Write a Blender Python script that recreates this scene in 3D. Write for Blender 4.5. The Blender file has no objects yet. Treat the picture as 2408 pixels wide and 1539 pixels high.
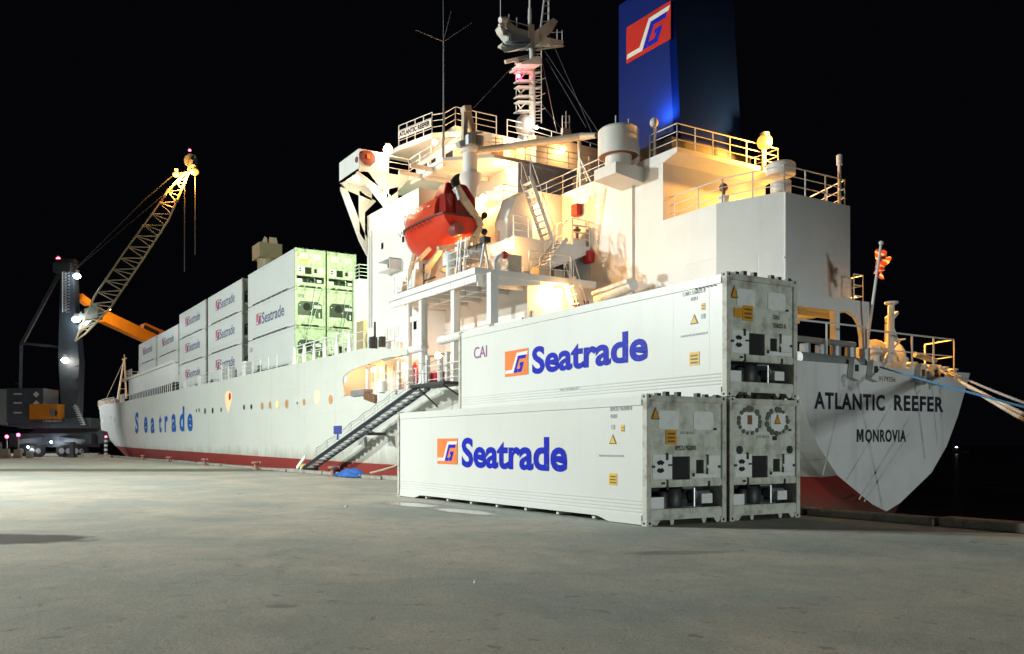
import bpy, bmesh, math, random
from mathutils import Vector, Matrix
random.seed(7)
S = bpy.context.scene
COL = S.collection
R = math.radians

# ------------------------------------------------------------------ camera
YAW = R(29.1)
CC, SS = math.cos(YAW), math.sin(YAW)
EYE = 1.795
FOC, PPX, PPY = 1976.0, 1000.0, 1045.0          # measured on a 2408 x 1539 copy of the photo
cam_d = bpy.data.cameras.new('camera')
cam = bpy.data.objects.new('camera', cam_d)
COL.objects.link(cam)
cam.location = (0, 0, EYE)
cam.rotation_euler = (R(90), 0, -YAW)
cam_d.sensor_width = 36
cam_d.lens = FOC / 2408 * 36
cam_d.shift_x = (1204 - PPX) / 2408
cam_d.shift_y = (PPY - 769.5) / 2408
cam_d.clip_start = 0.1
cam_d.clip_end = 4000
S.camera = cam

# ------------------------------------------------------------------ night sky
W = bpy.data.worlds.new('World')
S.world = W
W.use_nodes = True
bg = W.node_tree.nodes['Background']
bg.inputs[0].default_value = (0.55, 0.6, 1.0, 1)
bg.inputs[1].default_value = 0.0022

S.view_settings.view_transform = 'Standard'
S.view_settings.look = 'None'
S.view_settings.exposure = 0
S.view_settings.gamma = 1
S.cycles.use_denoising = True
S.cycles.max_bounces = 6
S.cycles.diffuse_bounces = 3
S.cycles.glossy_bounces = 3
S.cycles.sample_clamp_indirect = 4


def light(name, kind, loc, power, color, size=0.2, target=None, spot=None, blend=0.3, parent=None):
    d = bpy.data.lights.new(name, kind)
    d.energy = power
    d.color = color
    if kind in ('POINT', 'SPOT'):
        d.shadow_soft_size = size
    if kind == 'SPOT':
        d.spot_size = R(spot)
        d.spot_blend = blend
    o = bpy.data.objects.new(name, d)
    COL.objects.link(o)
    o.location = loc
    if target is not None:
        o.rotation_euler = (Vector(target) - Vector(loc)).to_track_quat('-Z', 'Y').to_euler()
    if parent:
        o.parent = parent
    return o


# the quay's floodlight masts (out of frame, to the left ahead and far behind the camera)
light('quay_floodlight', 'SPOT', (-35, 64, 25), 125000, (0.90, 1.0, 0.95), 0.5, (30, 55, 2), 116, 0.22)
light('near_quay_floodlight', 'SPOT', (-18, 40, 16), 72000, (0.98, 1.0, 0.90), 0.5, (-8.5, 39, 0), 142, 1.0)
light('bow_quay_floodlight', 'SPOT', (-30, 182, 24), 190000, (0.93, 0.98, 1.0), 0.5, (24, 155, 3), 42, 0.4)
light('far_quay_floodlight', 'SPOT', (14, -95, 4.5), 185000, (0.90, 1.0, 0.97), 7.0, (24, 18, -7.9), 20, 0.14)


# ------------------------------------------------------------------ helpers
def at(px, py=None, X=None, Y=None, Z=None, d=None):
    """The point of the place seen at a spot of the 2408 px photo, on a plane given in metres."""
    t = (px - PPX) / FOC
    kx, ky = t * CC + SS, CC - t * SS
    if X is not None:
        d = X / kx
    elif Y is not None:
        d = Y / ky
    elif Z is not None:
        d = (EYE - Z) * FOC / (py - PPY)
    z = EYE + (PPY - py) / FOC * d if py is not None else 0.0
    return Vector((kx * d, ky * d, z))


MATS = {}


def mat(name, color, rough=0.5, metal=0.0, var=0.0, vcol=None, scale=1.0, stretch=(1, 1, 1), bump=0.0, bscale=20.0,
        emit=None, estr=0.0, streak=0.0, streak_col=(0.25, 0.15, 0.08), thr=(0.45, 0.75), spec=0.5):
    if name in MATS:
        return MATS[name]
    m = bpy.data.materials.new(name)
    m.use_nodes = True
    nt = m.node_tree
    b = nt.nodes['Principled BSDF']
    b.inputs['Base Color'].default_value = (*color, 1)
    b.inputs['Roughness'].default_value = rough
    b.inputs['Metallic'].default_value = metal
    tc = nt.nodes.new('ShaderNodeTexCoord')
    last = None
    if var > 0 or vcol:
        mp = nt.nodes.new('ShaderNodeMapping')
        mp.inputs['Scale'].default_value = stretch
        nt.links.new(tc.outputs['Object'], mp.inputs[0])
        n = nt.nodes.new('ShaderNodeTexNoise')
        n.inputs['Scale'].default_value = scale
        n.inputs['Detail'].default_value = 6
        n.inputs['Roughness'].default_value = 0.62
        nt.links.new(mp.outputs[0], n.inputs['Vector'])
        cr = nt.nodes.new('ShaderNodeMapRange')
        cr.inputs[1].default_value = thr[0]
        cr.inputs[2].default_value = thr[1]
        nt.links.new(n.outputs[0], cr.inputs[0])
        mul = nt.nodes.new('ShaderNodeMath')
        mul.operation = 'MULTIPLY'
        mul.inputs[1].default_value = var
        nt.links.new(cr.outputs[0], mul.inputs[0])
        mix = nt.nodes.new('ShaderNodeMixRGB')
        mix.inputs[1].default_value = (*color, 1)
        vc = vcol or tuple(c * 0.4 for c in color)
        mix.inputs[2].default_value = (*vc, 1)
        nt.links.new(mul.outputs[0], mix.inputs[0])
        last = mix
    if streak > 0:
        mp = nt.nodes.new('ShaderNodeMapping')
        mp.inputs['Scale'].default_value = (1.6, 1.6, 0.07)
        nt.links.new(tc.outputs['Object'], mp.inputs[0])
        n = nt.nodes.new('ShaderNodeTexNoise')
        n.inputs['Scale'].default_value = 1.3
        n.inputs['Detail'].default_value = 5
        nt.links.new(mp.outputs[0], n.inputs['Vector'])
        cr = nt.nodes.new('ShaderNodeMapRange')
        cr.inputs[1].default_value = 0.56
        cr.inputs[2].default_value = 0.8
        nt.links.new(n.outputs[0], cr.inputs[0])
        mul = nt.nodes.new('ShaderNodeMath')
        mul.operation = 'MULTIPLY'
        mul.inputs[1].default_value = streak
        nt.links.new(cr.outputs[0], mul.inputs[0])
        mix = nt.nodes.new('ShaderNodeMixRGB')
        mix.inputs[1].default_value = (*color, 1)
        if last:
            nt.links.new(last.outputs[0], mix.inputs[1])
        mix.inputs[2].default_value = (*streak_col, 1)
        nt.links.new(mul.outputs[0], mix.inputs[0])
        last = mix
    if last:
        nt.links.new(last.outputs[0], b.inputs['Base Color'])
    b.inputs['Specular IOR Level'].default_value = spec
    if bump > 0:
        n = nt.nodes.new('ShaderNodeTexNoise')
        n.inputs['Scale'].default_value = bscale
        n.inputs['Detail'].default_value = 5
        nt.links.new(tc.outputs['Object'], n.inputs['Vector'])
        bp = nt.nodes.new('ShaderNodeBump')
        bp.inputs['Strength'].default_value = bump
        bp.inputs['Distance'].default_value = 0.05
        nt.links.new(n.outputs[0], bp.inputs['Height'])
        nt.links.new(bp.outputs[0], b.inputs['Normal'])
    if emit:
        b.inputs['Emission Color'].default_value = (*emit, 1)
        b.inputs['Emission Strength'].default_value = estr
    MATS[name] = m
    return m


class MB:
    """Collects shapes and links them as ONE mesh object."""

    def __init__(self):
        self.v, self.f, self.mi = [], [], []
        self.m = 0

    def add(self, vs, fs):
        o = len(self.v)
        self.v += [tuple(v) for v in vs]
        for f in fs:
            self.f.append([o + i for i in f])
            self.mi.append(self.m)
        return self

    def box(self, x0, x1, y0, y1, z0, z1):
        vs = [(x0, y0, z0), (x1, y0, z0), (x1, y1, z0), (x0, y1, z0), (x0, y0, z1), (x1, y0, z1), (x1, y1, z1), (x0, y1, z1)]
        return self.add(vs, [(0, 3, 2, 1), (4, 5, 6, 7), (0, 1, 5, 4), (1, 2, 6, 5), (2, 3, 7, 6), (3, 0, 4, 7)])

    def bar(self, a, b, w, h=None, up=(0, 0, 1)):
        """a rectangular bar from a to b, w across and h along 'up'"""
        h = h or w
        a, b = Vector(a), Vector(b)
        d = (b - a)
        if d.length < 1e-6:
            return self
        d.normalize()
        u = Vector(up)
        if abs(d.dot(u)) > 0.98:
            u = Vector((0, 1, 0))
        s = d.cross(u).normalized()
        t = s.cross(d).normalized()
        vs = []
        for p in (a, b):
            for i, j in ((-1, -1), (1, -1), (1, 1), (-1, 1)):
                vs.append(p + s * (i * w / 2) + t * (j * h / 2))
        return self.add(vs, [(0, 1, 2, 3), (7, 6, 5, 4), (0, 4, 5, 1), (1, 5, 6, 2), (2, 6, 7, 3), (3, 7, 4, 0)])

    def tube(self, a, b, r, n=6, r2=None, cap=True):
        a, b = Vector(a), Vector(b)
        r2 = r if r2 is None else r2
        d = b - a
        if d.length < 1e-6:
            return self
        d.normalize()
        u = Vector((0, 0, 1)) if abs(d.z) < 0.9 else Vector((1, 0, 0))
        s = d.cross(u).normalized()
        t = s.cross(d)
        vs = []
        for p, rr in ((a, r), (b, r2)):
            for k in range(n):
                q = 2 * math.pi * k / n
                vs.append(p + s * (rr * math.cos(q)) + t * (rr * math.sin(q)))
        fs = [(k, (k + 1) % n, n + (k + 1) % n, n + k) for k in range(n)]
        if cap:
            fs += [tuple(range(n - 1, -1, -1)), tuple(range(n, 2 * n))]
        return self.add(vs, fs)

    def path(self, pts, r, n=6):
        for a, b in zip(pts, pts[1:]):
            self.tube(a, b, r, n)
        return self

    def prism(self, pts, ext):
        """a planar polygon pushed along ext"""
        n = len(pts)
        e = Vector(ext)
        vs = [Vector(p) for p in pts] + [Vector(p) + e for p in pts]
        fs = [tuple(range(n)), tuple(range(2 * n - 1, n - 1, -1))]
        fs += [(k, n + k, n + (k + 1) % n, (k + 1) % n) for k in range(n)]
        return self.add(vs, fs)

    def lathe(self, c, prof, n=20, axis='z'):
        c = Vector(c)
        vs, fs = [], []
        for r, z in prof:
            for k in range(n):
                q = 2 * math.pi * k / n
                if axis == 'z':
                    vs.append(c + Vector((r * math.cos(q), r * math.sin(q), z)))
                elif axis == 'y':
                    vs.append(c + Vector((r * math.cos(q), z, r * math.sin(q))))
                else:
                    vs.append(c + Vector((z, r * math.cos(q), r * math.sin(q))))
        m = len(prof)
        for i in range(m - 1):
            for k in range(n):
                fs.append((i * n + k, i * n + (k + 1) % n, (i + 1) * n + (k + 1) % n, (i + 1) * n + k))
        fs.append(tuple(range(n - 1, -1, -1)))
        fs.append(tuple((m - 1) * n + k for k in range(n)))
        return self.add(vs, fs)

    def ball(self, c, r, n=10, sz=1.0):
        prof = [(r * math.sin(math.pi * (i + 0.02) / (n - 0.0) if i == 0 else math.pi * min(i, n - 0.02) / n),
                 -r * sz * math.cos(math.pi * i / n)) for i in range(n + 1)]
        return self.lathe(c, prof, max(8, n))

    def mesh(self, name, mats, smooth=False):
        me = bpy.data.meshes.new(name)
        me.from_pydata(self.v, [], self.f)
        for m in (mats if isinstance(mats, (list, tuple)) else [mats]):
            me.materials.append(m)
        for p, i in zip(me.polygons, self.mi):
            p.material_index = i
        bm = bmesh.new()
        bm.from_mesh(me)
        bmesh.ops.recalc_face_normals(bm, faces=bm.faces)
        bm.to_mesh(me)
        bm.free()
        if smooth:
            me.polygons.foreach_set('use_smooth', [True] * len(me.polygons))
            try:
                me.set_sharp_from_angle(angle=R(38))
            except Exception:
                pass
        me.update()
        return me

    def build(self, name, mats, parent=None, smooth=False, bevel=0.0, loc=None):
        o = bpy.data.objects.new(name, self.mesh(name, mats, smooth))
        COL.objects.link(o)
        if parent:
            o.parent = parent
        if loc:
            o.location = loc
        if bevel:
            md = o.modifiers.new('bevel', 'BEVEL')
            md.width = bevel
            md.segments = 2
            md.limit_method = 'ANGLE'
            md.angle_limit = R(40)
        return o


def link_mesh(name, me, parent=None, loc=None, rotz=0.0):
    o = bpy.data.objects.new(name, me)
    COL.objects.link(o)
    if parent:
        o.parent = parent
    if loc:
        o.location = loc
    o.rotation_euler = (0, 0, rotz)
    return o


def empty(name, loc=(0, 0, 0), rotz=0.0, label=None, cat=None, group=None):
    o = bpy.data.objects.new(name, None)
    o.empty_display_size = 0.3
    COL.objects.link(o)
    o.location = loc
    o.rotation_euler = (0, 0, rotz)
    if label:
        o['label'] = label
    if cat:
        o['category'] = cat
    if group:
        o['group'] = group
    return o


def tag(o, label=None, cat=None, group=None, kind=None):
    if label:
        o['label'] = label
    if cat:
        o['category'] = cat
    if group:
        o['group'] = group
    if kind:
        o['kind'] = kind
    return o


def text_mesh(name, s, mt, w=None, h=None, bold=0.0, space=1.0, depth=0.004, shear=0.0, baseline=False):
    """flat lettering in its own x/y plane, lower left corner at 0,0, fitted to w x h"""
    cu = bpy.data.curves.new(name, 'FONT')
    cu.body = s
    cu.size = 1
    cu.offset = bold
    cu.space_character = space
    cu.shear = shear
    cu.extrude = depth / 2
    cu.resolution_u = 4
    t = bpy.data.objects.new(name, cu)
    COL.objects.link(t)
    bpy.context.view_layer.update()
    me = bpy.data.meshes.new_from_object(t.evaluated_get(bpy.context.evaluated_depsgraph_get()))
    bpy.data.objects.remove(t)
    xs = [v.co.x for v in me.vertices]
    ys = [v.co.y for v in me.vertices]
    x0, x1, y0, y1 = min(xs), max(xs), min(ys), max(ys)
    kx = w / (x1 - x0) if w else (h / (y1 - y0))
    ky = h / (y1 - y0) if h else kx
    for v in me.vertices:
        v.co.x = (v.co.x - x0) * kx
        v.co.y = (v.co.y - y0) * ky
    me.materials.clear()
    me.materials.append(mt)
    me.name = name
    return me


def face_matrix(side):
    """lettering plane -> world: 'port' reads from -X, 'aft' reads from -Y"""
    if side == 'port':
        return Matrix(((0, 0, -1, 0), (-1, 0, 0, 0), (0, 1, 0, 0), (0, 0, 0, 1)))
    return Matrix(((1, 0, 0, 0), (0, 0, -1, 0), (0, 1, 0, 0), (0, 0, 0, 1)))


def letter(name, s, mt, side, loc, w, h, parent=None, bold=0.0, space=1.0, cache={}, **k):
    key = (s, mt.name, side, round(w, 3), round(h, 3), bold, space)
    if key not in cache:
        me = text_mesh(name, s, mt, w, h, bold, space, **k)
        me.transform(face_matrix(side))
        cache[key] = me
    return link_mesh(name, cache[key], parent, loc)


# ------------------------------------------------------------------ materials
M = {}
M['white'] = mat('white_paint', (0.79, 0.79, 0.775), 0.42, var=0.35, vcol=(0.62, 0.60, 0.55), scale=0.6, streak=0.16, streak_col=(0.5, 0.42, 0.33))
M['hull'] = mat('hull_white', (0.62, 0.635, 0.595), 0.45, bump=0.05, bscale=0.9, var=0.5, vcol=(0.53, 0.55, 0.50), scale=0.22, stretch=(1, 1, 1.6), streak=0.30, streak_col=(0.48, 0.44, 0.36))
M['stern'] = mat('stern_white', (0.70, 0.71, 0.70), 0.5, var=0.6, vcol=(0.5, 0.5, 0.47), scale=0.5, streak=0.4, streak_col=(0.38, 0.33, 0.28))
M['red'] = mat('boot_red', (0.26, 0.030, 0.024), 0.55, var=0.6, vcol=(0.16, 0.03, 0.025), scale=0.35, stretch=(1, 1, 2))
M['box'] = mat('reefer_white', (0.66, 0.675, 0.66), 0.38, var=0.35, vcol=(0.57, 0.585, 0.56), scale=0.5, streak=0.24, streak_col=(0.55, 0.53, 0.46))
M['boxend'] = mat('reefer_end_white', (0.56, 0.58, 0.50), 0.5, var=0.9, vcol=(0.22, 0.21, 0.16), scale=3.2, streak=0.75, streak_col=(0.24, 0.19, 0.11))
M['boxpost'] = mat('reefer_post_grimy', (0.52, 0.52, 0.46), 0.55, var=0.9, vcol=(0.15, 0.12, 0.08), scale=3.2, streak=0.5, streak_col=(0.16, 0.11, 0.07))
M['panel'] = mat('reefer_clean_panel', (0.72, 0.74, 0.72), 0.4, var=0.3, scale=3.0)
M['black'] = mat('black_void', (0.010, 0.010, 0.011), 0.8)
M['dark'] = mat('dark_metal', (0.045, 0.047, 0.05), 0.5, metal=0.3, var=0.4, scale=4)
M['grey'] = mat('grey_metal', (0.30, 0.31, 0.32), 0.45, metal=0.3, var=0.4, scale=3)
M['galv'] = mat('galvanised', (0.42, 0.44, 0.46), 0.4, metal=0.6, var=0.3, scale=5)
M['blue'] = mat('lettering_blue', (0.006, 0.018, 0.46), 0.4, var=0.5, vcol=(0.32, 0.36, 0.62), scale=4.5, stretch=(1, 1, 1), thr=(0.62, 0.70), spec=0.12)
M['hullblue'] = mat('hull_lettering_blue', (0.010, 0.10, 0.42), 0.45, var=0.5, vcol=(0.08, 0.16, 0.4), scale=1.5, spec=0.12)
M['orange'] = mat('emblem_orange', (0.80, 0.23, 0.07), 0.45, var=0.25, scale=3, spec=0.12)
M['emred'] = mat('emblem_red', (0.55, 0.030, 0.02), 0.45, var=0.2, scale=1, spec=0.12)
M['ltext'] = mat('lettering_grey', (0.33, 0.38, 0.40), 0.5, var=0.6, vcol=(0.6, 0.62, 0.62), scale=14)
M['ktext'] = mat('lettering_black', (0.018, 0.022, 0.032), 0.5, var=0.5, vcol=(0.16, 0.16, 0.17), scale=3.0, spec=0.12)
M['purple'] = mat('lettering_purple', (0.30, 0.10, 0.28), 0.5, var=0.3, scale=8, spec=0.12)
M['yellow'] = mat('sticker_yellow', (0.75, 0.47, 0.02), 0.45, var=0.3, scale=9)
M['amber'] = mat('sticker_amber', (0.62, 0.29, 0.02), 0.45, var=0.3, scale=9)
M['brown'] = mat('sticker_print', (0.16, 0.09, 0.02), 0.5)
M['funnel'] = mat('funnel_blue', (0.003, 0.015, 0.155), 0.30, var=0.35, vcol=(0.003, 0.013, 0.12), scale=0.5, spec=0.35)
M['boat'] = mat('lifeboat_orange', (0.62, 0.060, 0.020), 0.33, var=0.5, vcol=(0.35, 0.035, 0.015), scale=1.2)
M['boatlow'] = mat('lifeboat_hull', (0.66, 0.040, 0.012), 0.30, var=0.35, vcol=(0.42, 0.04, 0.015), scale=1.0)
M['beige'] = mat('buff_paint', (0.60, 0.52, 0.40), 0.45, var=0.4, scale=2)
M['fire'] = mat('fire_red', (0.48, 0.015, 0.03), 0.4, var=0.2, scale=4)
M['rust'] = mat('rusty_brown', (0.20, 0.09, 0.045), 0.7, var=0.6, scale=6)
M['glass'] = mat('dark_glass', (0.012, 0.014, 0.016), 0.12)
M['crgrey'] = mat('crane_grey', (0.05, 0.063, 0.078), 0.5, var=0.4, scale=0.6)
M['crlat'] = mat('crane_boom_paint', (0.42, 0.34, 0.22), 0.5, var=0.4, scale=0.8)
M['cryel'] = mat('crane_yellow', (0.62, 0.26, 0.02), 0.45, var=0.3, scale=0.8)
M['jib'] = mat('jib_orange', (0.75, 0.27, 0.02), 0.45, var=0.3, scale=0.7)
M['tyre'] = mat('tyre_rubber', (0.014, 0.014, 0.015), 0.75)
M['conc'] = mat('kerb_concrete', (0.33, 0.31, 0.27), 0.85, var=0.8, vcol=(0.12, 0.11, 0.095), scale=1.3, bump=0.5, bscale=6)
M['rope'] = mat('rope_white', (0.66, 0.60, 0.50), 0.85, var=0.5, scale=20)
M['ropeblue'] = mat('rope_blue', (0.05, 0.24, 0.50), 0.8, var=0.4, scale=20)
M['tarp'] = mat('net_blue', (0.02, 0.10, 0.45), 0.55, var=0.6, vcol=(0.05, 0.3, 0.6), scale=3)
M['bollard'] = mat('bollard_pink_red', (0.40, 0.19, 0.15), 0.6, var=0.5, scale=6)
M['deck'] = mat('deck_green_grey', (0.10, 0.13, 0.12), 0.7, var=0.4, scale=1)


def waterline_grime(m, lo, hi, tint):
    nt = m.node_tree
    b = nt.nodes['Principled BSDF']
    src = b.inputs['Base Color'].links[0].from_socket
    g = nt.nodes.new('ShaderNodeNewGeometry')
    sp = nt.nodes.new('ShaderNodeSeparateXYZ')
    nt.links.new(g.outputs['Position'], sp.inputs[0])
    r = nt.nodes.new('ShaderNodeMapRange')
    r.inputs[1].default_value, r.inputs[2].default_value = hi, lo
    r.inputs[3].default_value, r.inputs[4].default_value = -0.25, 0.5
    nt.links.new(sp.outputs['Z'], r.inputs[0])
    mp_ = nt.nodes.new('ShaderNodeMapping')
    mp_.inputs['Scale'].default_value = (1, 0.9, 0.35)
    nt.links.new(g.outputs['Position'], mp_.inputs[0])
    n = nt.nodes.new('ShaderNodeTexNoise')
    n.inputs['Scale'].default_value = 1.1
    n.inputs['Detail'].default_value = 8
    n.inputs['Roughness'].default_value = 0.7
    nt.links.new(mp_.outputs[0], n.inputs['Vector'])
    a = nt.nodes.new('ShaderNodeMath')
    a.operation = 'ADD'
    nt.links.new(n.outputs[0], a.inputs[0])
    nt.links.new(r.outputs[0], a.inputs[1])
    r2 = nt.nodes.new('ShaderNodeMapRange')
    r2.inputs[1].default_value, r2.inputs[2].default_value = 0.62, 1.0
    r2.inputs[4].default_value = 0.75
    nt.links.new(a.outputs[0], r2.inputs[0])
    mx = nt.nodes.new('ShaderNodeMixRGB')
    mx.inputs[2].default_value = (*tint, 1)
    nt.links.new(src, mx.inputs[1])
    nt.links.new(r2.outputs[0], mx.inputs[0])
    nt.links.new(mx.outputs[0], b.inputs['Base Color'])


def plate_seams(m, wide, high, k, axis='yz'):
    nt = m.node_tree
    b = nt.nodes['Principled BSDF']
    g = nt.nodes.new('ShaderNodeTexCoord')
    sp = nt.nodes.new('ShaderNodeSeparateXYZ')
    cb = nt.nodes.new('ShaderNodeCombineXYZ')
    nt.links.new(g.outputs['Object'], sp.inputs[0])
    ad = nt.nodes.new('ShaderNodeMath')
    ad.operation = 'ADD'
    nt.links.new(sp.outputs['X'], ad.inputs[0])
    nt.links.new(sp.outputs['Y'], ad.inputs[1])
    nt.links.new(ad.outputs[0], cb.inputs[0])
    nt.links.new(sp.outputs['Z'], cb.inputs[1])
    br = nt.nodes.new('ShaderNodeTexBrick')
    br.inputs['Scale'].default_value = 1.0
    br.inputs['Brick Width'].default_value = wide
    br.inputs['Row Height'].default_value = high
    br.inputs['Mortar Size'].default_value = 0.018
    br.inputs['Mortar Smooth'].default_value = 0.8
    br.inputs['Color1'].default_value = br.inputs['Color2'].default_value = (1, 1, 1, 1)
    br.inputs['Mortar'].default_value = (0, 0, 0, 1)
    nt.links.new(cb.outputs[0], br.inputs['Vector'])
    n = nt.nodes.new('ShaderNodeTexNoise')
    n.inputs['Scale'].default_value = 0.8
    nt.links.new(g.outputs['Object'], n.inputs['Vector'])
    mx = nt.nodes.new('ShaderNodeMath')
    mx.operation = 'MULTIPLY_ADD'
    nt.links.new(n.outputs[0], mx.inputs[0])
    mx.inputs[1].default_value = 1.6
    nt.links.new(br.outputs['Color'], mx.inputs[2])
    bp = nt.nodes.new('ShaderNodeBump')
    bp.inputs['Strength'].default_value = k
    bp.inputs['Distance'].default_value = 0.03
    nt.links.new(mx.outputs[0], bp.inputs['Height'])
    nt.links.new(bp.outputs[0], b.inputs['Normal'])


plate_seams(M['hull'], 7.5, 1.9, 0.35)
plate_seams(M['white'], 5.3, 2.45, 0.22)
plate_seams(M['stern'], 3.1, 1.7, 0.3)
plate_seams(M['box'], 1.17, 9.0, 0.14)
waterline_grime(M['hull'], 0.6, 2.6, (0.36, 0.34, 0.26))
waterline_grime(M['red'], -0.6, 0.9, (0.10, 0.055, 0.04))


def bulb(col, st):
    return mat('bulb_%d_%d_%d_%d' % (col[0] * 100, col[1] * 100, col[2] * 100, st), col, 0.5, emit=col, estr=st)


WARM = (1.0, 0.50, 0.16)
SODIUM = (1.0, 0.42, 0.07)
COOL = (0.85, 0.95, 1.0)


def emblem(name, side, loc, w, h, parent, back, thick=0.003):
    """square badge: white stepped stripe and an angular blue letter G"""
    fm = face_matrix(side)

    def poly(pts, z, d):
        p3 = [fm @ Vector((u * w, (1 - v) * h, z)) for u, v in pts]
        return p3, fm.to_3x3() @ Vector((0, 0, d))
    b = MB()
    b.prism(*poly([(0, 0), (1, 0), (1, 1), (0, 1)], 0, thick))
    e = b.build(name, back, parent, loc=loc)
    a = MB()
    a.prism(*poly([(.01, .88), (.03, .757), (.308, .755), (.526, .12), (.99, .105), (.955, .227), (.566, .236), (.372, .883)], thick, 0.002))
    a.build('stripe', M['white'], e)
    g = MB()
    g.prism(*poly([(.575, .24), (.93, .235), (.893, .365), (.635, .37), (.514, .745), (.645, .745), (.69, .625), (.635, .625), (.665, .505), (.835, .50), (.72, .87), (.384, .878)], thick, 0.002))
    g.build('letter_mark', M['blue'], e)
    return e


# ------------------------------------------------------------------ ground, water, kerb
def ground_material():
    m = bpy.data.materials.new('quay_asphalt')
    m.use_nodes = True
    nt = m.node_tree
    L = nt.links
    b = nt.nodes['Principled BSDF']
    b.inputs['Roughness'].default_value = 0.82
    tc = nt.nodes.new('ShaderNodeTexCoord')

    def noise(scale, det=6, rough=0.6, stretch=(1, 1, 1), dist=0.0):
        mp = nt.nodes.new('ShaderNodeMapping')
        mp.inputs['Scale'].default_value = stretch
        L.new(tc.outputs['Object'], mp.inputs[0])
        n = nt.nodes.new('ShaderNodeTexNoise')
        n.inputs['Scale'].default_value = scale
        n.inputs['Detail'].default_value = det
        n.inputs['Roughness'].default_value = rough
        n.inputs['Distortion'].default_value = dist
        L.new(mp.outputs[0], n.inputs['Vector'])
        return n

    def rng(src, a, c, lo=0.0, hi=1.0):
        r = nt.nodes.new('ShaderNodeMapRange')
        r.inputs[1].default_value = a
        r.inputs[2].default_value = c
        r.inputs[3].default_value = lo
        r.inputs[4].default_value = hi
        L.new(src, r.inputs[0])
        return r.outputs[0]

    def mixc(fac, c1, c2):
        x = nt.nodes.new('ShaderNodeMixRGB')
        for i, c in ((1, c1), (2, c2)):
            if isinstance(c, tuple):
                x.inputs[i].default_value = (*c, 1)
            else:
                L.new(c, x.inputs[i])
        L.new(fac, x.inputs[0])
        return x.outputs[0]
    big = rng(noise(0.19, 6, 0.62, dist=0.6).outputs[0], 0.40, 0.60)
    col = mixc(big, (0.44, 0.475, 0.43), (0.68, 0.625, 0.52))
    mid = rng(noise(0.62, 8, 0.74, dist=1.0).outputs[0], 0.42, 0.66, 0, 0.55)
    col = mixc(mid, col, (0.28, 0.305, 0.285))
    pale = rng(noise(0.45, 6, 0.6, (1, 0.5, 1), 0.8).outputs[0], 0.55, 0.75, 0, 0.4)
    col = mixc(pale, col, (0.70, 0.665, 0.585))
    fine = rng(noise(26, 4, 0.75).outputs[0], 0.34, 0.70, 0, 0.7)
    col = mixc(fine, col, (0.20, 0.21, 0.205))
    spots = rng(noise(3.1, 6, 0.66, dist=.5).outputs[0], 0.60, 0.70, 0, 0.55)
    col = mixc(spots, col, (0.07, 0.072, 0.068))

    # soft-edged patches of their own shape, given as (centre, half sizes, angle, colour, strength)
    def soft_patch(col, c, h, ang, tint, k, soft=0.5):
        g = nt.nodes.new('ShaderNodeNewGeometry')
        mp = nt.nodes.new('ShaderNodeMapping')
        mp.vector_type = 'TEXTURE'
        mp.inputs['Location'].default_value = (c[0], c[1], 0)
        mp.inputs['Rotation'].default_value = (0, 0, ang)
        mp.inputs['Scale'].default_value = (h[0], h[1], 1000)
        L.new(g.outputs['Position'], mp.inputs[0])
        ln = nt.nodes.new('ShaderNodeVectorMath')
        ln.operation = 'LENGTH'
        L.new(mp.outputs[0], ln.inputs[0])
        n = noise(1.3, 4, 0.6)
        ad = nt.nodes.new('ShaderNodeMath')
        ad.operation = 'MULTIPLY_ADD'
        L.new(n.outputs[0], ad.inputs[0])
        ad.inputs[1].default_value = 0.7
        L.new(ln.outputs['Value'], ad.inputs[2])
        f = rng(ad.outputs[0], 1.35, 1.35 - soft, 0, k)
        return mixc(f, col, tint)
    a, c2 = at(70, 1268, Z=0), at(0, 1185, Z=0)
    col = soft_patch(col, (a.x - .6, a.y + .3), (2.1, 1.0), -R(29), (0.035, 0.034, 0.032), 0.9, 0.25)  # near-black patch with a soft, uneven edge
    p = at(665, 1426, Z=0)
    col = soft_patch(col, (p.x, p.y), (0.2, 0.13), -R(29), (0.12, 0.11, 0.09), 0.55, 0.5)
    p = at(1600, 1300, Z=0)
    col = soft_patch(col, (p.x, p.y), (1.2, 0.35), -R(20), (0.08, 0.085, 0.085), 0.5, 0.5)
    # darker olive band that runs along behind the berth
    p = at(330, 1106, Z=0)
    col = soft_patch(col, (p.x, p.y), (26, 4.2), -R(29), (0.075, 0.075, 0.035), 0.8, 0.5)
    wet = None
    for px, py, hw, hh in ((968, 1187, 1.5, 0.62), (1092, 1203, 1.6, 0.52)):
        p = at(px, py, Z=0)
        col = soft_patch(col, (p.x, p.y), (hh * 1.5, hw * 1.25), R(4), (0.16, 0.155, 0.14), 0.6, 0.5)
        wf = soft_patch(wet or (0.82, 0.82, 0.82), (p.x, p.y), (hh, hw), R(4), (0.06, 0.06, 0.06), 0.93, 0.35)
        wet = wf
    L.new(wet, b.inputs['Roughness'])
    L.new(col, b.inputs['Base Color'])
    bp = nt.nodes.new('ShaderNodeBump')
    L.new(rng(wet, 0.1, 0.8, 0.0, 0.7), bp.inputs['Strength'])
    bp.inputs['Distance'].default_value = 0.02
    nb = noise(55, 4, 0.7)
    nb2 = noise(2.2, 6, 0.65)
    sm = nt.nodes.new('ShaderNodeMath')
    sm.operation = 'MULTIPLY_ADD'
    L.new(nb2.outputs[0], sm.inputs[0])
    sm.inputs[1].default_value = 2.2
    L.new(nb.outputs[0], sm.inputs[2])
    L.new(sm.outputs[0], bp.inputs['Height'])
    L.new(bp.outputs[0], b.inputs['Normal'])
    return m


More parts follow.
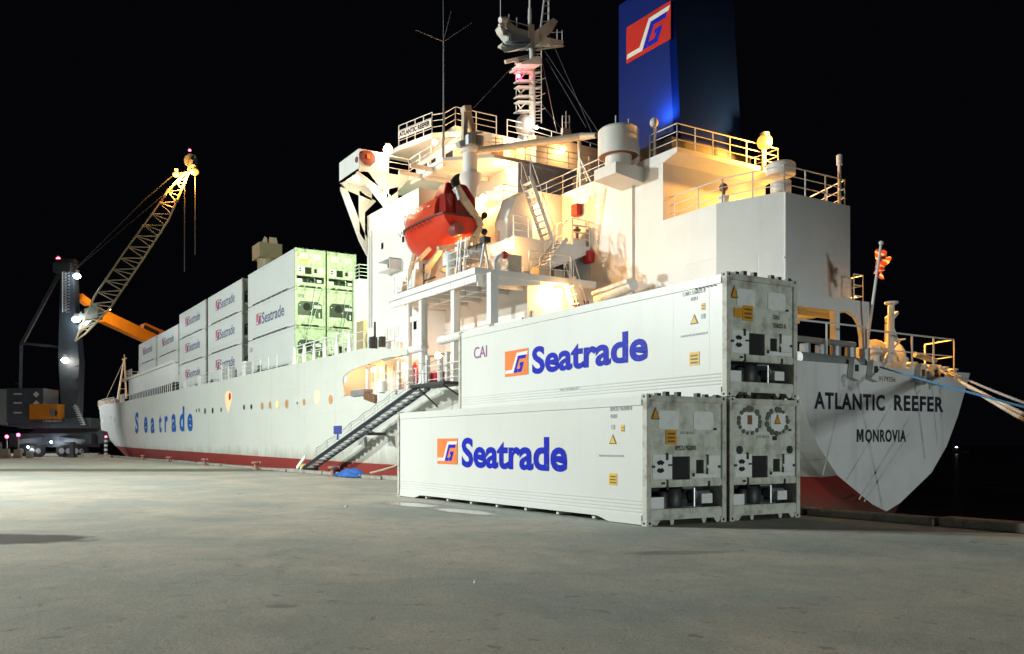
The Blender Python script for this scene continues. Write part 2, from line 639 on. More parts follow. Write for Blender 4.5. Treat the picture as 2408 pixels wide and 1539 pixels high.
g = MB().box(-900, 19.2, -300, 900, -4, 0).build('ground', ground_material())
tag(g, 'grey patched asphalt of the quay apron', 'ground', kind='structure')
wmat = mat('harbour_water', (0.006, 0.008, 0.010), 0.28, bump=0.5, bscale=0.8)
w = MB().add([(19.2, -600, -2.4), (2500, -600, -2.4), (2500, 2500, -2.4), (19.2, 2500, -2.4)], [(0, 1, 2, 3)]).build('water', wmat)
tag(w, 'black harbour water beyond the quay', 'water', kind='structure')

# broken kerb along the quay edge: cast blocks with gaps
kb = MB()
y = -30.0
while y < 240:
    ln = random.uniform(2.2, 3.4)
    h = random.uniform(0.15, 0.24)
    j = random.uniform(-0.05, 0.05)
    kb.box(18.62 + j, 19.16 + j * 0.4, y, y + ln - random.uniform(0.03, 0.12), 0.0, h)
    y += ln
k = kb.build('quay_kerb', M['conc'], bevel=0.04)
tag(k, 'low chipped concrete kerb running along the quay edge under the ship', 'kerb', kind='structure')

# ------------------------------------------------------------------ refrigerated containers
CL, CW, CH = 12.19, 2.44, 2.896
CM = {}


def grid_panel(b, x0, x1, z0, z1, ya, yb, holes):
    xs = sorted({x0, x1, *[h[0] for h in holes], *[h[1] for h in holes]})
    zs = sorted({z0, z1, *[h[2] for h in holes], *[h[3] for h in holes]})
    for i in range(len(zs) - 1):
        run = None
        for j in range(len(xs) - 1):
            cx, cz = (xs[j] + xs[j + 1]) / 2, (zs[i] + zs[i + 1]) / 2
            hole = any(h[0] < cx < h[1] and h[2] < cz < h[3] for h in holes)
            if not hole:
                run = xs[j] if run is None else run
            if run is not None and (hole or j == len(xs) - 2):
                b.box(run, xs[j] if hole else xs[j + 1], ya, yb, zs[i], zs[i + 1])
                run = None
    return b


def container_meshes(kind, L):
    key = (kind, L)
    if key in CM:
        return CM[key]
    d = {}
    b = MB()                                     # insulated body
    b.box(0.035, CW - 0.035, 0.62, L - 0.03, 0.17, CH - 0.06)
    for s in (0, 1):                             # port and starboard side details
        x0, x1 = (0.022, 0.034) if s == 0 else (CW - 0.034, CW - 0.022)
        for z in (0.30, 0.38, 0.46, 0.54):       # corrugations low on the side
            b.prism([(x0 if s == 0 else x1, 0.2, z), (x0 + .013 if s == 0 else x1 - .013, 0.2, z - .018), (x0 + .013 if s == 0 else x1 - .013, 0.2, z + .018)], (0, L - 0.4, 0))
        xa, xb = (0.008, 0.033) if s == 0 else (CW - 0.033, CW - 0.008)
        b.box(xa, xb, 0.18, L - 0.18, CH - 0.24, CH - 0.035)              # top rail
        b.box(xa, xb, 0.18, L - 0.18, 0.125, 0.235)                      # bottom rail
        for y0, y1, sl in ((0.18, 1.25, 0.42), (L - 0.18, L - 1.25, -0.42)):   # feet of the rail, sloped at the cut-out
            b.prism([(xa, y0, 0.02), (xa, y1, 0.02), (xa, y1 + sl, 0.124), (xa, y0, 0.124)], (xb - xa, 0, 0))
    for y in [1.9 + i * (L - 3.8) / 6 for i in range(7)]:
        b.box(0.1, CW - 0.1, y - 0.05, y + 0.05, 0.03, 0.165)            # cross members below
    b.box(0.035, CW - 0.035, L - 0.03, L, 0.17, CH - 0.06)
    b.box(0.035, 0.075, 0.13, 0.62, 0.17, CH - 0.06)
    b.box(CW - 0.075, CW - 0.035, 0.13, 0.62, 0.17, CH - 0.06)
    b.box(0.075, CW - 0.075, 0.13, 0.62, CH - 0.1, CH - 0.06)
    d['body'] = b.mesh('body', M['box'])
    b = MB()
    b.prism([(0, 0, .118), (.13, 0, .118), (.13, 0, CH - .17), (CW - .13, 0, CH - .17), (CW - .13, 0, .118), (CW, 0, .118), (CW, 0, CH - .118), (CW - .18, 0, CH - .118),
             (CW - .18, 0, CH - .03), (.18, 0, CH - .03), (.18, 0, CH - .118), (0, 0, CH - .118)], (0, .13, 0))
    d['frame'] = b.mesh('end_frame', [M['boxpost']])
    b = MB()
    x0, x1 = 0, 0.178
    b.box(0, 0.178, 0, 0.162, 0, 0.118)
    b.m = 1
    b.lathe((-0.001, 0.085, 0.06), [(0.030, -0.0), (0.030, 0.02)], 10, 'x')
    b.lathe((0.09, -0.001, 0.06), [(0.034, -0.0), (0.034, 0.02)], 10, 'y')
    d['casting'] = b.mesh('corner_casting', [M['boxpost'], M['black']])
    if kind == 'panel':
        holes = [(0.80, 1.34, 1.00, 1.52), (1.53, 1.77, 1.13, 1.44), (0.13, CW - 0.13, 0.36, 0.84)]
        b = MB()
        grid_panel(b, 0.13, CW - 0.13, 0.115, CH - 0.17, 0.05, 0.12, holes)
        b.box(0.13, CW - 0.13, 0.02, 0.05, 0.86, 1.0)                   # ledge above the bay
        b.box(0.13, CW - 0.13, 0.015, 0.05, 0.13, 0.34)                  # sill
        for z in (1.62, 1.86, 2.08, 2.58):
            b.box(0.13, CW - 0.13, 0.042, 0.05, z, z + 0.016)            # panel seams
        for xa, xb in ((0.13, 0.42), (0.70, 0.83), (1.68, 1.82), (2.05, 2.31)):
            b.prism([(xa, 0.02, 0.115), (xb, 0.02, 0.115), ((xa + xb) / 2 + .04, 0.02, 0.01), ((xa + xb) / 2 - .04, 0.02, 0.01)], (0, 0.1, 0))
        d['unit'] = b.mesh('end_panel', M['boxend'])
        b = MB()                                 # solid black block, painted dark for the shaded inside of the fan opening
        b.box(0.79, 1.35, 0.10, 0.4, 0.99, 1.53)
        d['void'] = b.mesh('fan_opening', M['black'])
        d['void2'] = MB().box(1.52, 1.78, 0.09, 0.3, 1.12, 1.45).mesh('control_window', M['black'])
        d['void3'] = MB().box(0.13, CW - 0.13, 0.57, 0.6, 0.34, 0.86).mesh('bay_back', M['black'])
        b = MB()
        for x in (0.40, 1.46):                   # two evaporator access hatches
            p = []
            for i in range(14):
                q = 2 * math.pi * (i + .5) / 14
                p.append((x + 0.28 + 0.34 * max(-.9, min(.9, 1.25 * math.cos(q))), 0.03, 2.33 + 0.235 * max(-.9, min(.9, 1.25 * math.sin(q)))))
            d['hatch' + str(x)] = MB().prism(p, (0, 0.02, 0)).mesh('access_hatch', M['panel'])
        d['plate'] = MB().box(0.22, 0.78, 0.036, 0.049, 1.03, 1.56).mesh('cover_plate', M['panel'])
        d['plate2'] = MB().box(1.38, 2.27, 0.036, 0.049, 1.03, 1.12).mesh('cover_plate', M['panel'])
        d['ctl'] = MB().box(1.84, 2.24, 0.012, 0.05, 1.13, 1.53).mesh('controller_box', M['panel'])
        b = MB()                                 # fresh-air disc with two dark openings
        b.lathe((0.42, 0.0, 1.30), [(0.185, 0.036), (0.185, 0.022), (0.15, 0.02)], 20, 'y')
        b.m = 1
        for s in (1, -1):
            p = [(0.42 + 0.05 * math.cos(q), 0.017, 1.30 + s * 0.05 * math.sin(q)) for q in (0.5, 1.57, 2.64)]
            p2 = [(0.42 + 0.145 * math.cos(q), 0.017, 1.30 + s * 0.145 * math.sin(q)) for q in (2.5, 2.1, 1.57, 1.0, 0.6)]
            b.prism(p + p2, (0, 0.002, 0))
        d['disc'] = b.mesh('fresh_air_disc', [M['panel'], M['black']])
        b = MB()                                 # what stands in the compressor bay
        b.box(0.16, 0.60, 0.10, 0.35, 0.365, 0.62)
        b.box(1.80, 2.14, 0.14, 0.35, 0.44, 0.66)
        b.m = 1
        b.lathe((1.08, 0.33, 0.365), [(0.20, 0), (0.22, 0.05), (0.22, 0.3), (0.15, 0.42), (0.05, 0.45)], 16)
        b.lathe((0.78, 0.33, 0.365), [(0.12, 0), (0.12, 0.3), (0.08, 0.36)], 12)
        b.box(1.25, 1.5, 0.3, 0.5, 0.365, 0.55)
        b.m = 2
        b.tube((1.62, 0.2, 0.37), (1.62, 0.2, 0.80), 0.028, 8)
        b.path([(1.3, 0.25, 0.8), (1.62, 0.2, 0.8), (1.75, 0.22, 0.62)], 0.02, 6)
        b.tube((1.76, 0.42, 0.6), (2.28, 0.42, 0.6), 0.12, 12)
        d['machine'] = b.mesh('compressor', [M['panel'], M['dark'], M['galv']], True)
        for q_, (x, z, w_, h_) in enumerate((        # grubby handles and latches(1.10, 2.36, .14, .06), (1.22, 2.28, .08, .12), (1.38, 2.3, .10, .08), (0.45, 2.43, .06, .05), (2.0, 2.22, .07, .05),
                             (2.1, 2.14, .06, .05), (0.62, 1.52, .05, .16), (0.62, 0.9, .05, .22), (1.86, 1.44, .04, .24), (0.22, 1.3, .07, .05),
                             (0.71, 1.33, .10, .04), (2.22, 1.28, .08, .06), (1.42, 1.1, .05, .08), (0.5, 0.93, .1, .05), (1.9, 0.9, .06, .12), (1.85, 1.18, .03, .14))):
            d['latch%d' % q_] = MB().box(x - w_ / 2, x + w_ / 2, 0.004, 0.03, z - h_ / 2, z + h_ / 2).mesh('latch', M['dark'])
        for x in (0.3, 0.55, 0.9, 1.5, 1.75, 2.1):
            d['brk%.1f' % x] = MB().box(x, x + 0.12, 0.0, 0.10, CH - 0.035, CH + random.uniform(0.02, 0.07)).mesh('roof_bracket', M['dark'])
    else:
        p = [(0.22, .80), (0.22, 1.62), (0.48, 1.86), (1.82, 1.86), (2.2, 1.62), (2.2, .62), (1.7, .62), (1.6, .80)]
        b = MB()
        b.box(0.13, CW - 0.13, 0.06, 0.12, 0.115, CH - 0.17)
        for z in (0.45, 2.0, 2.5):
            b.box(0.13, CW - 0.13, 0.05, 0.06, z, z + 0.02)
        for xa, xb in ((0.13, 0.5), (1.9, 2.31)):
            b.box(xa, xb, 0.05, 0.10, 0.02, 0.115)
        d['unit'] = b.mesh('end_panel', M['boxend'])
        b = MB()
        b.prism([(x, 0.045, z) for x, z in p], (0, 0.014, 0))
        d['void'] = b.mesh('recess', M['dark'])
        b = MB()
        b.lathe((0.95, 0.0, 1.45), [(0.30, 0.044), (0.30, 0.03), (0.25, 0.03)], 18, 'y')
        d['fan'] = b.mesh('fan', M['black'])
        b = MB()
        b.box(1.5, 2.1, 0.02, 0.044, 1.36, 1.58)
        b.box(0.3, 0.8, 0.02, 0.05, 0.55, 0.72)
        b.box(1.25, 1.36, 0.02, 0.044, 1.1, 1.2)
        b.box(1.9, 2.0, 0.02, 0.044, 0.7, 1.05)
        b.box(0.35, 0.45, 0.02, 0.044, 1.5, 1.56)
        d['machine'] = b.mesh('control_box', M['panel'])
    CM[key] = d
    return d


def container(loc, label, group, kind='panel', rot=0.0, L=CL, fine=False):
    d = container_meshes(kind, L)
    r = empty('reefer_container', loc, rot, label, 'container', group)
    link_mesh('body', d['body'], r)
    link_mesh('end_frame', d['frame'], r)
    if fine:
        link_mesh('end_frame', d['frame'], r, (0, L, 0)).scale = (1, -1, 1)
    u = link_mesh('end_panel', d['unit'], r)
    for k, me in d.items():
        if k not in ('body', 'frame', 'unit', 'casting') and (fine or not k.startswith('latch')):
            link_mesh(me.name.split('.')[0], me, u)
    ca = d['casting']
    for x in (0, 1):
        for yy in ((0, 1) if fine else (0,)):
            for z in (0, 1):
                c = link_mesh('corner_casting', ca, r, (CW if x else 0, L if yy else 0, CH - 0.118 if z else 0))
                c.scale = (-1 if x else 1, -1 if yy else 1, 1)
    return r, u


def sticker(u, x, z, w_, h_, m, name='sticker', lines=0, side='aft', tri=False):
    """printed sticker on the end panel ('aft') or on the long side ('port'; x then runs along the side)"""
    b = MB()

    def P3(a, c, o):
        return (a, o, c) if side == 'aft' else (o, a, c)
    o0 = 0.032 if side == 'aft' else 0.029
    e = (0, -0.004, 0) if side == 'aft' else (-0.004, 0, 0)
    if tri:
        b.m = 1
        b.prism([P3(x - w_ / 2, z, o0), P3(x + w_ / 2, z, o0), P3(x, z + h_, o0)], e)
        b.m = 0
        b.prism([P3(x - w_ * .36, z + h_ * .09, o0 - 0.005), P3(x + w_ * .36, z + h_ * .09, o0 - 0.005), P3(x, z + h_ * .82, o0 - 0.005)], tuple(k * .6 for k in e))
    else:
        b.prism([P3(x - w_ / 2, z, o0), P3(x + w_ / 2, z, o0), P3(x + w_ / 2, z + h_, o0), P3(x - w_ / 2, z + h_, o0)], e)
        b.m = 1
        for i in range(lines):
            zz = z + h_ * (0.14 + i * 0.8 / lines)
            b.prism([P3(x - w_ * .36, zz, o0 - .005), P3(x + w_ * .36, zz, o0 - .005), P3(x + w_ * .36, zz + h_ * .13, o0 - .005), P3(x - w_ * .36, zz + h_ * .13, o0 - .005)], tuple(k * .5 for k in e))
    return b.build(name, [m, M['brown']], u)


def print_line(parent, side, a, z, w, h, n=9):
    b = MB()
    x = 0.0
    rnd = random.Random(int(w * 1000 + z * 77))
    while x < w:
        l = rnd.uniform(.5, 1.6) * w / n
        if side == 'port':
            b.box(.026, .030, a - min(x + l * .8, w), a - x, z, z + h)
        else:
            b.box(a + x, a + min(x + l * .8, w), .026, .030, z, z + h)
        x += l
    return b.build('fine_print', M['ltext'], parent)


QY = [13.63]


def side_marks(r, y, zoff, word, num, code, cai=False):
    pass


GQ = 'reefer containers stacked on the quay'
ROT = -R(0.79)
CO = Vector((13.10, 13.63, 0))


def cloc(x, z):
    return (CO.x + x * math.cos(ROT), CO.y + x * math.sin(ROT), z)


def vents(r, y0, z0):
    b = MB()
    for i in range(6):
        b.box(0.004, 0.009, y0 + i * 0.115, y0 + i * 0.115 + 0.05, z0, z0 + 0.03)
    b.build('data_mark', M['ktext'], r)


# A: front container
rA, uA = container(cloc(0, 0), 'white reefer container on the ground in front, blue lettering, one orange sticker on its end', GQ, 'panel', ROT, fine=True)
emblem('emblem', 'port', (0.024, 9.40, 1.18), 1.25, 0.79, rA, M['orange'])
letter('lettering', 'Seatrade', M['blue'], 'port', (0.026, 7.90, 1.10), 5.08, 0.89, rA, bold=0.030)
letter('number_mark', 'BMOU 962840 0', M['ltext'], 'port', (0.027, 1.22, 2.555), 0.72, 0.10, rA)
letter('number_mark', '45R1', M['ltext'], 'port', (0.027, 1.22, 2.39), 0.22, 0.09, rA)
sticker(rA, 1.13, 1.80, 0.26, 0.22, M['yellow'], 'warning_sticker', side='port', tri=True)
sticker(rA, 1.13, 0.86, 0.27, 0.26, M['yellow'], 'sticker', 3, 'port')
sticker(rA, 0.80, 2.08, 0.11, 0.15, M['yellow'], 'sticker', 2, 'port')
sticker(rA, 1.13, 2.14, 0.12, 0.10, M['ltext'], 'sticker', 0, 'port')
print_line(rA, 'port', 1.62, 1.505, 0.85, 0.045)
sticker(uA, 0.285, 2.34, 0.25, 0.27, M['amber'], 'warning_sticker', tri=True)
sticker(uA, 0.75, 1.79, 0.31, 0.32, M['amber'], 'sticker', 3)
letter('number_mark', 'BMOU 962840', M['ktext'], 'aft', (0.88, 0.028, 1.655), 0.62, 0.11, uA)
print_line(uA, 'aft', 1.05, 2.02, 0.42, 0.06, 5)

# B: container beside it
rB, uB = container(cloc(2.55, 0), 'white reefer container on the ground behind the front one, dark rings around its end hatches', GQ, 'panel', ROT, fine=True)
sticker(uB, 1.66, 2.28, 0.24, 0.26, M['amber'], 'warning_sticker', tri=True)
sticker(uB, 0.70, 2.26, 0.16, 0.22, M['rust'], 'sticker')
print_line(uB, 'aft', 0.95, 1.94, 0.42, 0.07, 5)
for x in (0.70, 1.66):
    b = MB()
    for i in range(15):
        q = 2 * math.pi * i / 15 + random.uniform(-.1, .1)
        a = random.uniform(0.04, 0.085)
        b.lathe((x + 0.36 * math.cos(q), 0.0, 2.34 + 0.29 * math.sin(q)), [(a, 0.031), (a, 0.026), (a * .5, 0.025)], 7, 'y')
    b.build('worn_gasket', M['rust'] if False else mat('gasket_dirt', (0.10, 0.11, 0.09), 0.8, var=0.6, scale=9), uB)
b = MB()
for x in (0.36, 2.1):
    b.lathe((x, 0, 1.66), [(0.10, 0.03), (0.10, 0.016), (0.07, 0.015)], 10, 'y')
b.box(1.50, 1.63, 0.02, 0.03, 1.89, 1.99)
b.build('latch', M['dark'], uB)

# C: container on top of B
rC, uC = container(cloc(2.45, 2.905), 'white reefer container on top of the pair, with purple letters at its far end', GQ, 'panel', ROT, fine=True)
emblem('emblem', 'port', (0.024, 9.23, 1.09), 1.30, 0.83, rC, M['orange'])
letter('lettering', 'Seatrade', M['blue'], 'port', (0.026, 7.72, 1.06), 5.1, 0.86, rC, bold=0.030)
letter('lettering', 'CAI', M['purple'], 'port', (0.027, 11.18, 1.86), 0.84, 0.40, rC, bold=0.004)
letter('number_mark', 'CAIU 556025 8', M['ltext'], 'port', (0.027, 1.40, 2.52), 0.72, 0.10, rC)
letter('number_mark', '45R1', M['ltext'], 'port', (0.027, 1.14, 2.37), 0.22, 0.09, rC)
letter('number_mark', 'NO FORKLIFT', M['ltext'], 'port', (0.027, 6.30, 0.47), 0.92, 0.09, rC)
print_line(rC, 'port', 1.46, 1.52, 0.85, 0.045)
sticker(rC, 1.02, 1.80, 0.26, 0.24, M['yellow'], 'warning_sticker', side='port', tri=True)
sticker(rC, 1.02, 0.80, 0.32, 0.32, M['yellow'], 'sticker', 3, 'port')
sticker(rC, 0.74, 2.10, 0.12, 0.17, M['yellow'], 'sticker', 2, 'port')
sticker(rC, 0.74, 1.90, 0.12, 0.11, M['ltext'], 'sticker', 0, 'port')
vents(rC, 0.35, 2.62)
sticker(uC, 0.285, 2.30, 0.25, 0.30, M['amber'], 'warning_sticker', tri=True)
sticker(uC, 0.74, 1.80, 0.34, 0.36, M['amber'], 'sticker', 3)
sticker(uC, 0.42, 1.86, 0.28, 0.22, M['amber'], 'sticker', 0)
letter('number_mark', '556025 8', M['ktext'], 'aft', (1.62, 0.028, 1.70), 0.44, 0.11, uC)
letter('number_mark', 'CAIU', M['ktext'], 'aft', (1.62, 0.028, 1.90), 0.22, 0.10, uC)

# bits of litter
for (px, py, s_, lb) in ((815, 1193, 0.06, 'white scrap of paper lying out in front of the gangway'), (1116, 1373, 0.014, 'tiny white scrap of litter alone on the open asphalt')):
    c = at(px, py, Z=0)
    b = MB()
    b.add([(c.x - s_, c.y - s_, .006), (c.x + s_, c.y - s_ * .6, 0.02), (c.x + s_ * .7, c.y + s_, .03), (c.x - s_, c.y + s_ * .8, 0.012), (c.x, c.y, 0.05)],
          [(0, 1, 4), (1, 2, 4), (2, 3, 4), (3, 0, 4)])
    tag(b.build('litter', M['white']), lb, 'litter', 'scraps of litter on the asphalt')

# ------------------------------------------------------------------ the ship
ship = empty('cargo_ship', (0, 0, 0), 0, 'long white refrigerated cargo ship moored at the quay, red below the waterline, blue funnel', 'ship')
XC = 32.0


def zred(y):
    return 0.67 + 0.0083 * (y - 40)


def ztop(y):
    if y < 60:
        return 4.70 + max(0, (38 - y)) * 0.006
    if y < 128:
        return 7.38 + 0.0065 * (y - 60)
    return 7.82 + 0.022 * (y - 128)


def interp(t, xs):
    for (a, va), (b_, vb) in zip(xs, xs[1:]):
        if t <= b_:
            k = (t - a) / (b_ - a)
            k = max(0, min(1, k))
            return va + (vb - va) * k
    return xs[-1][1]


# half breadths: at the deck, at the knuckle half way, at the boot-top line, under water
HB_TOP = [(20.1, 5.85), (22, 6.7), (25, 8.0), (29, 9.5), (33, 10.6), (37, 11.25), (41, 11.5), (140, 11.5), (146, 11.3), (152, 10.75), (158, 10.1), (163, 9.3), (168, 7.6), (172, 5.4), (175, 3.0), (177, 0.25)]
HB_MID = [(20.1, 4.85), (22, 5.8), (25, 7.3), (29, 9.1), (33, 10.4), (37, 11.2), (41, 11.5), (138, 11.5), (144, 11.3), (150, 10.8), (156, 10.05), (161, 9.1), (166, 7.3), (170, 5.0), (173, 2.7), (175, 0.22)]
HB_RED = [(20.1, 2.6), (22, 2.9), (25, 3.5), (29, 5.0), (33, 7.7), (37, 10.1), (41, 11.2), (47, 11.5), (112, 11.5), (122, 11.2), (132, 10.7), (140, 10.1), (148, 9.0), (154, 7.2), (159, 5.0), (163, 3.0), (167, 1.4), (170, 0.2)]
HB_LOW = [(20.1, 0.15), (22, .2), (25, .4), (29, 1.6), (33, 4.6), (37, 9.0), (41, 11.0), (47, 11.4), (100, 11.4), (115, 10.9), (130, 9.6), (142, 7.6), (150, 5.2), (156, 3.0), (161, 1.3), (165, 0.2)]


def ymap(y, end):
    """keep the stations in order but let the stem rake below the deck"""
    return y


ys = [20.1, 21, 22, 23.5, 25, 27, 29, 31, 33, 35, 37, 39, 41, 44, 47, 53, 59.9, 60.0, 70, 80, 90, 100, 110, 116, 122, 128, 134, 140, 144, 147, 150, 152, 154, 156, 158, 160, 162, 164, 166, 168, 170, 171.5, 173, 174.3, 175.5, 176.4, 177]
STEM = {'top': 177.0, 'mid': 175.0, 'red': 170.0, 'low': 165.0}
vs, fs, mi = [], [], []
NP = 6
for side in (-1, 1):
    base = len(vs)
    for i, y in enumerate(ys):
        for tb, stem, kz in ((HB_LOW, 'low', 0), (HB_LOW, 'low', 1), (HB_RED, 'red', 2), (HB_MID, 'm1', 3), (HB_MID, 'mid', 4), (HB_TOP, 'top', 5)):
            zt, zr = ztop(y), zred(y)
            if stem == 'm1':
                ye = min(y, 172.6)
                hb = 0.45 * interp(min(y, STEM['red']), HB_RED) + 0.55 * interp(ye, HB_MID)
                z = zr + 0.45 * (4.3 - zr) if zt > 6 else zr + 0.4 * (zt * .72 - zr)
            else:
                ye = min(y, STEM[stem])
                hb = interp(ye, tb)
                z = {0: -3.2, 1: zr - 1.55, 2: zr, 4: (4.3 if zt > 6 else zt * .68), 5: zt}[kz]
                if kz == 1:
                    hb = 0.35 * interp(min(y, STEM['red']), HB_RED) + 0.65 * hb
            if i == 0:                         # the transom is a shield shape
                hb, z = {0: (0.02, -0.85), 1: (0.9, -0.55), 2: (3.05, 0.62), 3: (4.15, 1.72), 4: (4.98, 3.0), 5: (5.9, 4.84)}[kz]
            if stem == 'm1':
                ye = min(y, 172.6)
            vs.append((XC + side * hb, ye if i else 20.1, z))
    n = NP
    for i in range(len(ys) - 1):
        for k_ in range(n - 1):
            a = base + i * n + k_
            q = (a, a + n, a + n + 1, a + 1)
            fs.append(q if side < 0 else q[::-1])
            mi.append(1 if k_ < 2 else 0)
h = MB()
h.v, h.f, h.mi = vs, [list(f) for f in fs], mi
n0 = len(ys) * NP
h.m = 2
h.f.append([5, 4, 3, 2, 1, 0, n0, n0 + 1, n0 + 2, n0 + 3, n0 + 4, n0 + 5])
h.mi.append(2)
hull = h.build('hull', [M['hull'], M['red'], M['stern']], ship, smooth=True)

tp = []
for px, py in ((2278, 878), (2270.8, 916.8), (2262, 943), (2252, 965), (2237.8, 999.9), (2221, 1034), (2203.5, 1065.8), (2186, 1092), (2166.3, 1117.4), (2139, 1151), (2109, 1183.3), (2094, 1196), (2083, 1200)):
    p = at(px, py, Y=20.095)
    tp.append((p.x - 31.95, p.z))
pts = [(31.95 + u_, 20.095, z) for u_, z in tp] + [(31.95 - u_, 20.095, z) for u_, z in tp[-2::-1]]
MB().prism(pts, (0, 0.05, 0)).build('transom', M['stern'], ship)
# raised side plating with the rounded end of the side opening
xp = 20.5
out = [(20.5, 62, 7.39), (20.5, 44.1, 7.33)]
for px, py in ((958, 822), (958, 834), (905, 843), (850, 862), (822, 874), (808, 886), (806, 898)):
    p = at(px, py, X=xp)
    out.append((20.5, p.y, p.z))
out += [(20.5, 46.9, 4.75), (20.5, 47.4, 4.60), (20.5, 62, 4.60)]
b = MB().prism([(x - 0.012, y_, z) for x, y_, z in out], (0.08, 0, 0))
b.build('side_plating', M['hull'], ship)

block_ = MB().box(20.55, 22.3, 47.25, 47.4, 4.6, 7.3)
block_.box(20.55, 22.3, 44.2, 47.25, 7.22, 7.3)
block_.build('opening_bulkhead', M['white'], ship)
# decks
b = MB()
b.box(20.55, 43.45, 40, 47.2, 4.45, 4.66)
b.prism([(XC - interp(y_, HB_TOP) + .06, y_, 4.62) for y_ in (20.3, 25, 29, 33, 37, 40)] + [(XC + interp(y_, HB_TOP) - .06, y_, 4.62) for y_ in (40, 37, 33, 29, 25, 20.3)], (0, 0, 0.08))
b.box(20.6, 43.4, 47.2, 140, 6.7, 6.8)
b.build('deck', M['deck'], ship)
b = MB()
pts = [(XC - interp(y_, HB_TOP) + .15, y_, ztop(y_) - .5) for y_ in (128, 140, 150, 158, 163, 168, 172, 175)] + [(XC + interp(y_, HB_TOP) - .15, y_, ztop(y_) - .5) for y_ in (175, 172, 168, 163, 158, 150, 140, 128)]
b.add(pts, [tuple(range(len(pts)))])
b.build('forecastle_deck', M['deck'], ship)
# bulwark round the bow
b = MB()
for side, st in ((-1, (161, 163, 165.5, 168, 170, 172, 173.5, 175, 176.2, 177)), (1, (132, 140, 146, 152, 158, 163, 165.5, 168, 170, 172, 173.5, 175, 176.2, 177))):
    for y0, y1 in zip(st, st[1:]):
        p0 = Vector((XC + side * interp(y0, HB_TOP), y0, ztop(y0)))
        p1 = Vector((XC + side * interp(y1, HB_TOP), y1, ztop(y1)))
        hgt = Vector((0, 0, 1.05))
        o = Vector((-side * 0.06, 0, 0))
        b.add([p0, p1, p1 + hgt, p0 + hgt, p0 + o, p1 + o, p1 + o + hgt, p0 + o + hgt], [(0, 1, 2, 3), (4, 5, 6, 7), (3, 2, 6, 7), (0, 1, 5, 4)])
        b.box(p0.x - .12, p0.x + .12, p0.y - .05, p0.y + .05, ztop(y0) - .4, ztop(y0) + 1.12)
b.build('bulwark', M['white'], ship)


def rail(pts, name='railing', h=1.05, n=3, step=1.5, r=0.024, parent=ship, m=None, stays=False):
    b = MB()
    pts = [Vector(p) for p in pts]
    for a, c in zip(pts, pts[1:]):
        for i in range(n):
            z = h * (i + 1) / n
            b.tube(a + Vector((0, 0, z)), c + Vector((0, 0, z)), r * (1.25 if i == n - 1 else .85), 5)
        L_ = (c - a).length
        k = max(1, round(L_ / step))
        for i in range(k + 1):
            p = a.lerp(c, i / k)
            b.tube(p, p + Vector((0, 0, h)), r * 1.35, 5)
    return b.build(name, m or M['white'], parent)


def lamp(p, power, col=WARM, r=0.16, off=(-0.35, -0.25, -0.12), parent=ship, st=40, name='lamp', size=0.12):
    """a fixture with a glowing globe, and the light it throws"""
    p = Vector(p)
    b = MB()
    b.tube(p + Vector((0, 0, r * .8)), p + Vector((0, 0, r * 1.25)), r * .6, 8)
    fx = b.build(name, M['grey'], parent)
    g_ = MB().ball(p, r, 10)
    g_.build('globe', bulb(col, st), fx, True)
    light('lamp_light', 'POINT', p + Vector(off), power * .82, col, size)
    return fx


# hull lettering, each big letter painted apart
for ch, px, pyt, pyb in (('S', 322, 970, 1020), ('e', 343, 980, 1019), ('a', 359, 983, 1020), ('t', 377, 975, 1018), ('r', 391, 979, 1017), ('a', 409, 974, 1017), ('d', 428, 957, 1015), ('e', 447, 973, 1015)):
    c = at(px, pyb, X=20.5)
    t = at(px, pyt, X=20.5)
    hh = t.z - c.z
    ww = {'S': 2.3, 'e': 2.2, 'a': 2.2, 't': 1.5, 'r': 1.6, 'd': 2.2}[ch]
    letter('lettering', ch, M['hullblue'], 'port', (20.485, c.y + ww / 2, c.z), ww, hh, hull, bold=0.035)
# portholes and side doors
for px, py, rr, lit in ((1010 / 1.701 + 0, 0, 0, 0),):
    pass
for px, py, rr, lit in ((463,  966, .22, 0), (469, 965, .26, 0), (483, 967, .36, 0), (501, 966, .36, 0), (521, 964, .26, 0),
                        (575, 958, .28, 0), (592, 957, .28, 0), (617, 955, .36, 1), (636, 953, .36, 1), (653, 952, .36, 2), (675, 950, .40, 1), (716, 946, .28, 1), (700, 948, .12, 0)):
    rr *= .78
    c = at(px, py, X=20.5)
    b = MB()
    b.lathe((20.47, c.y, c.z), [(rr * 1.14, 0.02), (rr * 1.14, 0.0), (rr, -0.008), (rr, 0.012)], 18, 'x')
    f = b.build('porthole', M['hull'], ship)
    g_ = MB().lathe((20.452, c.y, c.z), [(rr * .97, 0.004), (rr * .97, 0.0)], 18, 'x')
    g_.build('pane', {0: M['glass'], 1: mat('lit_pane', (0.45, 0.22, 0.10), 0.3, emit=(0.62, 0.30, 0.10), estr=0.22), 2: mat('bright_pane', (0.9, 0.6, 0.2), 0.3, emit=(1.0, 0.60, 0.16), estr=1.0)}[lit], f)


def port_opening(px, y0, y1, wpx, m, name):
    a, c = at(px - wpx, y0, X=20.5), at(px + wpx, y1, X=20.5)
    w_, hh = (a.y - c.y), (a.z - c.z)
    cy, cz = (a.y + c.y) / 2, (a.z + c.z) / 2
    p = []
    for i in range(20):
        q = 2 * math.pi * i / 20
        e = 0.5 if abs(math.sin(q)) > .5 else .5
        p.append((20.484, cy + w_ / 2 * math.copysign(abs(math.cos(q)) ** .6, math.cos(q)), cz + hh / 2 * math.copysign(abs(math.sin(q)) ** .7, math.sin(q))))
    return MB().prism(p, (0.01, 0, 0)).build(name, m, ship)


